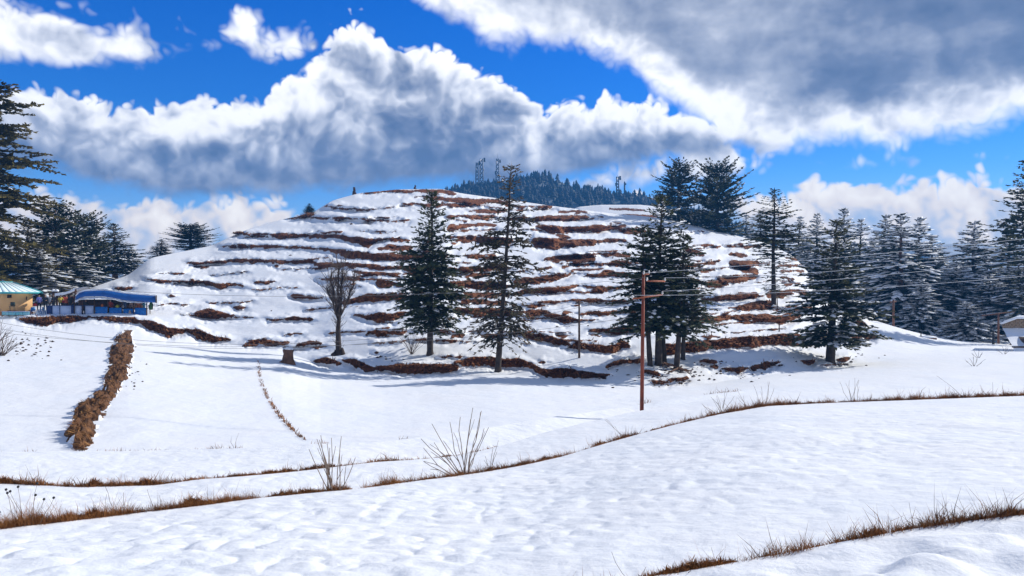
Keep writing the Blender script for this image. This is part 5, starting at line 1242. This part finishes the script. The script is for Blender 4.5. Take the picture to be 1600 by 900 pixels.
def canopy():
    tp = [(118, 463), (124, 457), (132, 454.5), (150, 453.5), (164, 453), (178, 455), (192, 457.5), (215, 460), (243, 462)]; bt = [(118, 469), (124, 465.5), (132, 463.3), (150, 463), (164, 463.5), (178, 466), (192, 468.5), (215, 470.8), (243, 473)]
    t = thing('tarpaulin_roof', (sx(118), SD, SZ), 'long bright blue tarpaulin roof over the stalls', 'awning'); o0 = np.array([sx(118), SD, SZ])
    xs = np.linspace(118, 243, 64); V = []
    for f, dd in ((0, -1.2), (0.25, -1.16), (0.5, -1.08), (0.75, -0.9), (1, -0.55)):
        for x in xs:
            y = np.interp(x, *zip(*bt))*(1-f)+np.interp(x, *zip(*tp))*f; V.append(P3(x, y+0.5*fbm(x/6, f*2, 3, 2)*(f*(1-f))*4, SD+dd)-o0)
    for x in xs: V.append(P3(x, np.interp(x, *zip(*tp))+1.0, SD+3.2)-o0)
    me = Parts().add(V, grid_faces(6, 64)).mesh('sheet', True); sh = put('sheet', me, M_BLUE_T, t)
    m = sh.modifiers.new('thickness', 'SOLIDIFY'); m.thickness = 0.03
    part('end_board', Parts().add([P3(243.2, 461.5, SD-1.3)-o0, P3(245.2, 461.5, SD-1.3)-o0, P3(245.2, 473.5, SD-1.3)-o0, P3(243.2, 473.5, SD-1.3)-o0, P3(243.2, 461.5, SD+2)-o0, P3(245.2, 461.5, SD+2)-o0, P3(245.2, 473.5, SD+2)-o0, P3(243.2, 473.5, SD+2)-o0], [(0,1,2,3),(5,4,7,6),(1,5,6,2),(4,0,3,7),(4,5,1,0),(3,2,6,7)]), M_BROWN, t)
    for x in (121, 134, 152, 173, 195, 213, 233): part('post', Parts().tube([(sx(x)-o0[0], -0.6, 0), (sx(x)-o0[0], -0.6, sz(np.interp(x, *zip(*tp))+3)-SZ)], [0.05, 0.05], 6), M_BROWN, t)
    # snow lying on the sheet and hanging below its front edge
    S2 = []; rg = np.random.default_rng(3)
    for k, x in enumerate(xs):
        y = np.interp(x, *zip(*tp)); h = 0.12+0.05*fbm(x/7, 1.0, 5, 3)
        for dd, z in ((-0.62, -0.05), (-0.58, h*0.8), (0.4, h*1.2), (2.6, h)): S2.append(P3(x, y, SD+dd)-o0+[0, 0, z])
    sn = part('snow_cover', Parts().add(S2, grid_faces(64, 4)), M_LOOSE, t, smooth_=True)
    # lower snow covered awning and dark hanging fringe
    V = []; xs2 = np.linspace(117, 232, 60)
    for x in xs2:
        b = np.interp(x, *zip(*bt)); wv = 1.2*fbm(x/5, 2.0, 8, 3)
        for dd, dy in ((-1.0, 0.4), (-1.05, 2.2+wv), (-1.5, 3.4+wv*0.6-0.014*(x-117)), (-1.52, 3.9+wv*0.6-0.015*(x-117))): V.append(P3(x, b+dy, SD+dd)-o0)
    part('snow_fringe', Parts().add(V, grid_faces(60, 4)), M_LOOSE, t, smooth_=True)
    part('back_wall', Parts().box(((sx(174, 3.4)-sx(118)), 3.4, (sz(468, 3.4)-SZ)/2), (104*SK, 0.15, sz(468, 3.4)-SZ)), M_BROWN, t)
canopy()
def shed():
    x0 = sx(82); t = thing('wooden_shed', (x0, SD+2.5, SZ), 'small open timber shed with a snowy roof between hut and tarpaulin', 'shed')
    for x, y in ((83, 455), (89, 456), (118, 452)): part('post', Parts().box((sx(x, 2.5)-x0, 0, (sz(y, 2.5)-SZ)/2), (0.16, 0.16, sz(y, 2.5)-SZ)), M_BROWN, t)
    part('wall', Parts().box((sx(101, 2.5)-x0, 1.6, (sz(463, 2.5)-SZ)/2), (34*SK, 0.12, sz(463, 2.5)-SZ)), M_BROWN, t)
    q = [P3(89, 460, SD+2), P3(100, 459.5, SD+2), P3(110, 456.5, SD+2), P3(120, 452, SD+2)]
    V = []; 
    for p in q:
        for dy, z in ((-0.4, -0.15), (-0.4, 0.12), (2.4, 0.3), (2.4, 0.0)): V.append(p-[x0, SD+2.5, SZ]+[0, dy, z])
    rf = part('roof', Parts().add(V, grid_faces(4, 4)), M_LOOSE, t, smooth_=True)
    part('beam', Parts().tube([q[0]-[x0, SD+2.5, SZ+.2], q[1]-[x0, SD+2.5, SZ+.2], q[2]-[x0, SD+2.5, SZ+.2], q[3]-[x0, SD+2.5, SZ+.2]], [0.08]*4, 4), M_BROWN, t)
    for x, y in ((83.5, 452), (89, 452)): part('snow_cap', Parts().tube([(sx(x, 2.5)-x0, 0, sz(y+3.6, 2.5)-SZ), (sx(x, 2.5)-x0, 0, sz(y+1.5, 2.5)-SZ), (sx(x, 2.5)-x0, 0, sz(y, 2.5)-SZ)], [0.2, 0.22, 0.08], 8), M_LOOSE, t, smooth_=True)
shed()
def platform():
    V = []; px = np.linspace(52, 124, 30)
    for dd, dz in ((0.75, -0.1), (0.8, 0.42), (1.0, 0.52), (4, 0.56), (6, 0.3)):
        for x in px: V.append(((x-800)/F*(SD+dd), SD+dd, SZ+(dz if 56 < x < 120 else -0.2)+0.03*fbm(x/5, dd, 3, 2)))
    tag(put('snow_bank', mesh_from('snow_bank', np.array(V), [grid_faces(5, 30)], True), M_SNOW), kind='structure')
platform()
def sack(px, py, w, h, c, label, name='bag', cat='bag', dd=-0.2):
    p = P3(px, py, SD+dd); k = SK; rg = np.random.default_rng(int(px*7)); n = 8; V = []
    for z, r in ((0, .8), (.25, 1), (.6, .95), (.85, .6), (1, .25)):
        for a in range(n): V.append((w*k/2*r*cos(a*pi/4)*rg.uniform(.85, 1.15), w*k/2*.7*r*sin(a*pi/4), h*k*z))
    o = put(name, Parts().add(V, grid_faces(5, n)).add(V[-n:], [(0,1,2,3),(0,3,4,7),(4,5,6,7)]).add(V[:1*n], [(0, n-1, 1, 0)] if False else [(3,2,1,0),(7,4,3,0),(7,6,5,4)]).mesh(name, True), plain(label[:12], c), None, tuple(p)); tag(o, label, cat)
sack(184, 481, 7, 5, (0.35, 0.33, 0.03), 'yellow green bundle on the middle stall counter')
sack(160, 479.4, 5, 4.5, (0.42, 0.12, 0.03), 'orange brown bundle on the left stall counter')
sack(55.5, 478, 8, 4.5, (0.42, 0.02, 0.02), 'red bundle beside the hut wall', dd=1.0)
sack(236, 484, 7, 13, (0.03, 0.10, 0.03), 'green sack at the right end of the stalls')
sack(203, 492.5, 4, 8, (0.55, 0.42, 0.34), 'pale sack leaning on the lower blue counter', dd=-0.75)
sack(192, 480.8, 5, 4, (0.6, 0.6, 0.58), 'white bundle at the right end of the middle counter')

# ------------------------------------------------------------------ people
def body_mesh(name, pose):
    """one continuous skinned figure; materials: 0 skin, 1 jacket, 2 trousers, 3 cap and hair, 4 shoes"""
    J = {}; Ed = []
    def j(n, co, r, par=None):
        J[n] = (len(J), co, r); 
        if par: Ed.append((J[par][0], J[n][0]))
    j('pelvis', (0, 0, 0.93), 0.15); j('waist', (0, 0.0, 1.10), 0.145, 'pelvis'); j('chest', (0, 0.0, 1.30), 0.175, 'waist'); j('neck', (0, 0.0, 1.47), 0.065, 'chest')
    j('chin', (0, -0.02, 1.56), 0.085, 'neck'); j('head', (0, -0.01, 1.65), 0.105, 'chin'); j('crown', (0, 0.005, 1.74), 0.075, 'head'); j('nose', (0, -0.125, 1.63), 0.016, 'head')
    for s, n in ((-1, 'l'), (1, 'r')):
        j('hip'+n, (s*.10, 0, .88), .105, 'pelvis'); j('knee'+n, (s*(.11+pose['step']*.02), -.02-pose['step']*s*.10, .49), .072, 'hip'+n); j('ankle'+n, (s*.115, .03-pose['step']*s*.06, .09), .052, 'knee'+n); j('toe'+n, (s*.125, -.13-pose['step']*s*.06, .04), .042, 'ankle'+n)
        j('sh'+n, (s*.19, 0, 1.38), .075, 'chest'); a = pose['arm'+n]
        e = (s*(.24+.05*a), -.02-.10*a, 1.12+.02*a); w = (s*(.25-.09*a), -.06-.34*a, .88+.26*a); j('el'+n, e, .055, 'sh'+n); j('wr'+n, w, .034, 'el'+n)
        dx = np.array(w)-np.array(e); dx /= np.linalg.norm(dx); pm = np.array(w)+dx*.07; j('palm'+n, tuple(pm), .033, 'wr'+n)
        for k, (o_, L) in enumerate(((-.027, .065), (-.009, .078), (.009, .074), (.027, .058))):
            m = pm+dx*.03+np.array([0, o_, 0]); j(f'f{k}a{n}', tuple(m), .011, 'palm'+n); j(f'f{k}b{n}', tuple(m+dx*L+np.array([-s*.018, 0, 0])), .008, f'f{k}a{n}')
        j('th'+n, tuple(np.array(w)+dx*.04+np.array([-s*.02, -.04, 0])), .011, 'wr'+n); j('tt'+n, tuple(np.array(w)+dx*.085+np.array([-s*.03, -.05, 0])), .009, 'th'+n)
    co = [v[1] for v in J.values()]
    me = bpy.data.meshes.new(name); me.from_pydata(co, Ed, []); ob = bpy.data.objects.new(name, me); COL.objects.link(ob)
    sk = ob.modifiers.new('skin', 'SKIN'); sk.use_smooth_shade = True
    for k, v in enumerate(J.values()): me.skin_vertices[0].data[k].radius = (v[2], v[2]*(0.72 if list(J)[k] in ('chest', 'waist', 'pelvis') else 1)); me.skin_vertices[0].data[k].use_root = (k == 0)
    sb = ob.modifiers.new('sub', 'SUBSURF'); sb.levels = 1; sb.render_levels = 1
    dg = bpy.context.evaluated_depsgraph_get(); out = bpy.data.meshes.new_from_object(ob.evaluated_get(dg)); out.name = name
    bpy.data.objects.remove(ob)
    mi = []
    for p in out.polygons:
        c = p.center; hand = abs(c.x) > .10 and any((c-Vector(J['palm'+n][1])).length < .13 and (c-Vector(J['el'+n][1])).length > .23 for n in 'lr')
        mi.append(0 if hand else 4 if c.z < .11 else 2 if c.z < .86 and abs(c.x) < .22 and not hand else 3 if c.z > 1.67 or (c.z > 1.56 and c.y > .03) else 0 if c.z > 1.48 else 1)
    out.materials.clear()
    for m in (M_SKIN, M_CHD, M_NAVY, M_DARK, M_DARK): out.materials.append(m)
    out.polygons.foreach_set('material_index', mi); return out
M_SKIN = plain('skin', (0.42, 0.24, 0.16), 0.6)
BODY = [body_mesh('body', dict(step=0.3, arml=0.1, armr=0.9)), body_mesh('body', dict(step=1.0, arml=0.7, armr=0.15)), body_mesh('body', dict(step=0.1, arml=0.95, armr=1.0))]
PEOPLE = [
 (71, 478, 1.3, 0.3, 0, (0.02, 0.02, 0.025), (0.012, 0.012, 0.015), 'person in a black coat standing right of the hut'),
 (78, 477, 1.6, -0.5, 1, (0.55, 0.56, 0.6), (0.02, 0.02, 0.03), 'person in a white jacket behind the one in the black coat'),
 (94.5, 478, 1.2, 0.9, 2, (0.50, 0.36, 0.02), (0.05, 0.04, 0.03), 'person in a yellow jacket behind the pale boards'),
 (104, 478, 1.2, -0.8, 0, (0.60, 0.10, 0.03), (0.02, 0.02, 0.05), 'person in an orange red jacket behind the pale boards'),
 (111, 474, 1.1, 0.4, 1, (0.015, 0.015, 0.018), (0.012, 0.012, 0.016), 'tall person in dark clothes near the left end of the tarpaulin'),
 (116, 475, 1.6, 2.8, 2, (0.40, 0.05, 0.035), (0.03, 0.03, 0.05), 'person in a dull red jacket at the left end of the tarpaulin'),
 (61, 480, 1.5, 0.8, 1, (0.10, 0.12, 0.40), (0.02, 0.02, 0.025), 'person in a blue jacket closest to the hut wall'),
 (84, 478, 1.5, -0.2, 0, (0.03, 0.03, 0.04), (0.02, 0.02, 0.025), 'person in charcoal clothes beside the shed post'),
 (99, 478, 2.2, 0.4, 1, (0.45, 0.03, 0.03), (0.03, 0.03, 0.04), 'person in a bright red jacket between the yellow and the orange red one'),
 (120, 478, 1.6, 1.2, 0, (0.5, 0.5, 0.52), (0.03, 0.03, 0.04), 'person in a pale top under the left corner of the tarpaulin'),
 (134, 489, 0.0, 0.2, 0, (0.02, 0.02, 0.02), (0.015, 0.015, 0.015), 'person in black between two pale boards'),
 (172.5, 490, 0.1, 0.6, 1, (0.35, 0.04, 0.02), (0.02, 0.02, 0.025), 'person in a brick red top between two blue counters'),
 (195, 489, 0.9, -0.4, 2, (0.10, 0.16, 0.30), (0.02, 0.02, 0.03), 'person in a slate blue top behind the middle counter'),
 (207, 489, 0.8, 0.5, 0, (0.42, 0.28, 0.22), (0.03, 0.025, 0.02), 'person in a beige top behind the lower blue counter'),
 (217, 489, 0.8, 0.1, 1, (0.45, 0.13, 0.05), (0.02, 0.03, 0.06), 'person in an orange top behind the right counter'),
 (225, 489, 0.9, -0.9, 2, (0.10, 0.32, 0.42), (0.02, 0.02, 0.03), 'person in a light blue top at the right end of the stalls')]
for k, (px, py, dd, rz, b_i, jc, tc_, lab) in enumerate(PEOPLE):
    o = put('person', BODY[b_i], None, None, (sx(px, dd), SD+dd, SZ+(0.5 if px < 121 else 0.0))); o.rotation_euler = (0, 0, rz)
    tag(o, lab, 'person', 'people around the stalls')
    for s_, m in ((1, plain('jacket', jc)), (2, plain('trousers', tc_))): o.material_slots[s_].link = 'OBJECT'; o.material_slots[s_].material = m

# ------------------------------------------------------------------ right edge: brick block and snow roofed house
M_BRICK = simple_mat('brown brick', (0.30, 0.16, 0.08), (0.20, 0.10, 0.05), 4.0, 0.9, 0.2); M_MORT = plain('mortar', (0.16, 0.12, 0.10)); M_TAN = simple_mat('tan masonry', (0.36, 0.26, 0.17), (0.26, 0.18, 0.12), 3.0, 0.9, 0.2)
def block():
    d = 103.0; k = d/F; p = P3(1451, 536.5, d); t = thing('brick_wall', tuple(p), 'low brown brick block with a snow cap at the foot of the wood', 'wall')
    w, h = 27*k, 8.5*k
    part('core', Parts().box((0, 0.5, h/2-.1), (w-.06, 0.9, h+.2-.06)), M_MORT, t)
    nx, nz = 9, 3; b0 = Parts().box((0, 0, 0), (w/nx-0.03, 0.9, h/nz-0.03)).mesh('brick')
    for r in range(nz):
        for c in range(nx): q = put('brick', b0, M_BRICK, t, (w*((c+.5)/nx-.5)+(0.03 if r % 2 else -0.03), 0.46, h*(r+.5)/nz))
    part('snow_cap', Parts().add([(-w/2-.1, -.1, h), (w/2+.1, -.1, h), (w/2+.05, 1.0, h), (-w/2-.05, 1.0, h), (-w/2+.05, .1, h+.22), (w/2-.1, .1, h+.16), (w/2-.1, .85, h+.2), (-w/2, .85, h+.24)], [(3,2,1,0),(4,5,6,7),(0,1,5,4),(1,2,6,5),(2,3,7,6),(3,0,4,7)]), M_LOOSE, t)
block()
def house():
    d = 86.0; k = d/F; p = P3(1566, 541, d); t = thing('house', tuple(p), 'tan walled house with deep snow on its roofs at the right edge', 'house')
    X = lambda px: (px-1566)*k; Z = lambda py: (541-py)*k
    part('wall', Parts().add([(X(1584), 2.0, Z(513.5)), (X(1660), 2.0, Z(513.5)), (X(1660), 2.0, Z(505)), (X(1604), 2.0, Z(499)), (X(1584), 2.0, Z(507)), (X(1584)+3.4, 7, Z(513.5)), (X(1660)+3.4, 7, Z(513.5)), (X(1660)+3.4, 7, Z(505)), (X(1604)+3.4, 7, Z(499)), (X(1584)+3.4, 7, Z(507))], [(1,0,4,3),(0,5,9,4),(1,3,2,2)[:4]] if False else [(0,5,9,4),(4,9,8,3)], [(0,1,3),(0,3,4),(1,2,3)]), M_TAN, t)
    nz = 4
    for r in range(nz):
        py0, py1 = 513.5-r*3.2, 513.5-(r+1)*3.2+0.35
        for c in range(9):
            a, b = 1584+c*6+(3 if r % 2 else 0), 1584+(c+1)*6-0.5+(3 if r % 2 else 0)
            if py1 < 507-(a-1584)*0.42+1.2: continue
            part('stone', Parts().box((X((a+b)/2), 1.97, Z((py0+py1)/2)), ((b-a)*k, 0.08, (py0-py1)*k)), M_TAN, t)
    part('eave', Parts().tube([(X(1579.5), 1.7, Z(506.5)), (X(1604), 1.7, Z(497.5)), (X(1662), 1.7, Z(497.5))], [0.13]*3, 6), M_LOOSE, t)
    part('roof', Parts().add([(X(1578.5), 1.6, Z(506)), (X(1604), 1.6, Z(496.8)), (X(1662), 1.6, Z(496.8)), (X(1578.5)+4.3, 8, Z(506)), (X(1604)+4.3, 8, Z(496.8)), (X(1662)+4.3, 8, Z(496.8)), (X(1578.5), 1.6, Z(507.2)), (X(1604), 1.6, Z(498.2))], [(0,1,4,3),(1,2,5,4),(6,7,1,0)]), M_LOOSE, t)
    V = []; 
    for f in np.linspace(0, 1, 8):
        for px in np.linspace(0, 1, 14):
            a = 1584-19*(1-f)**1.2 if px == 0 else 0
            x = (1584-19*(1-f))*(1-px)+1670*px; V.append((X(x), 2.02-4.0*(1-f), Z(514+26*(1-f))+0.12*fbm(px*9, f*4, 4, 3)*(f*(1-f)*4)))
    for px in np.linspace(0, 1, 14): V.append((X(1565*(1-px)+1670*px), -2.1, -0.6))
    V = V[-14:]+V[:-14]
    lo = part('lower_roof', Parts().add(V, grid_faces(9, 14)), M_LOOSE, t, smooth_=True)
    dm = part('dormer', Parts().add([(X(1586), -2.3, Z(540)), (X(1606), -2.3, Z(540)), (X(1593.5), -2.3, Z(526)), (X(1586), 1, Z(540)), (X(1606), 1, Z(540)), (X(1593.5), 1, Z(526))], [(1,4,5,2),(3,0,2,5)], [(0,1,2)]), M_BROWN, t)
    part('vent', Parts().tube([(X(1594), -2.34, Z(534.5)), (X(1594), -2.24, Z(534.5))], [2.2*k, 2.2*k], 12), M_WHITE, dm)
    part('beam', Parts().box((X(1578), -1.9, Z(540)), (26*k, 0.3, 2.2*k)), M_BROWN, t)
house()

# ------------------------------------------------------------------ air
def haze():
    me = Parts().box((0, 430, 75), (2400, 1060, 172)).mesh('haze')
    m = bpy.data.materials.new('air'); m.use_nodes = True; nt = m.node_tree; nt.nodes.clear()
    v = nt.nodes.new('ShaderNodeVolumePrincipled'); v.inputs['Color'].default_value = (0.10, 0.42, 1.0, 1); v.inputs['Density'].default_value = HAZE; v.inputs['Anisotropy'].default_value = 0.1
    o = nt.nodes.new('ShaderNodeOutputMaterial'); nt.links.new(v.outputs[0], o.inputs['Volume'])
    tag(put('haze', me, m), kind='stuff')
HAZE = 0.00048
haze()
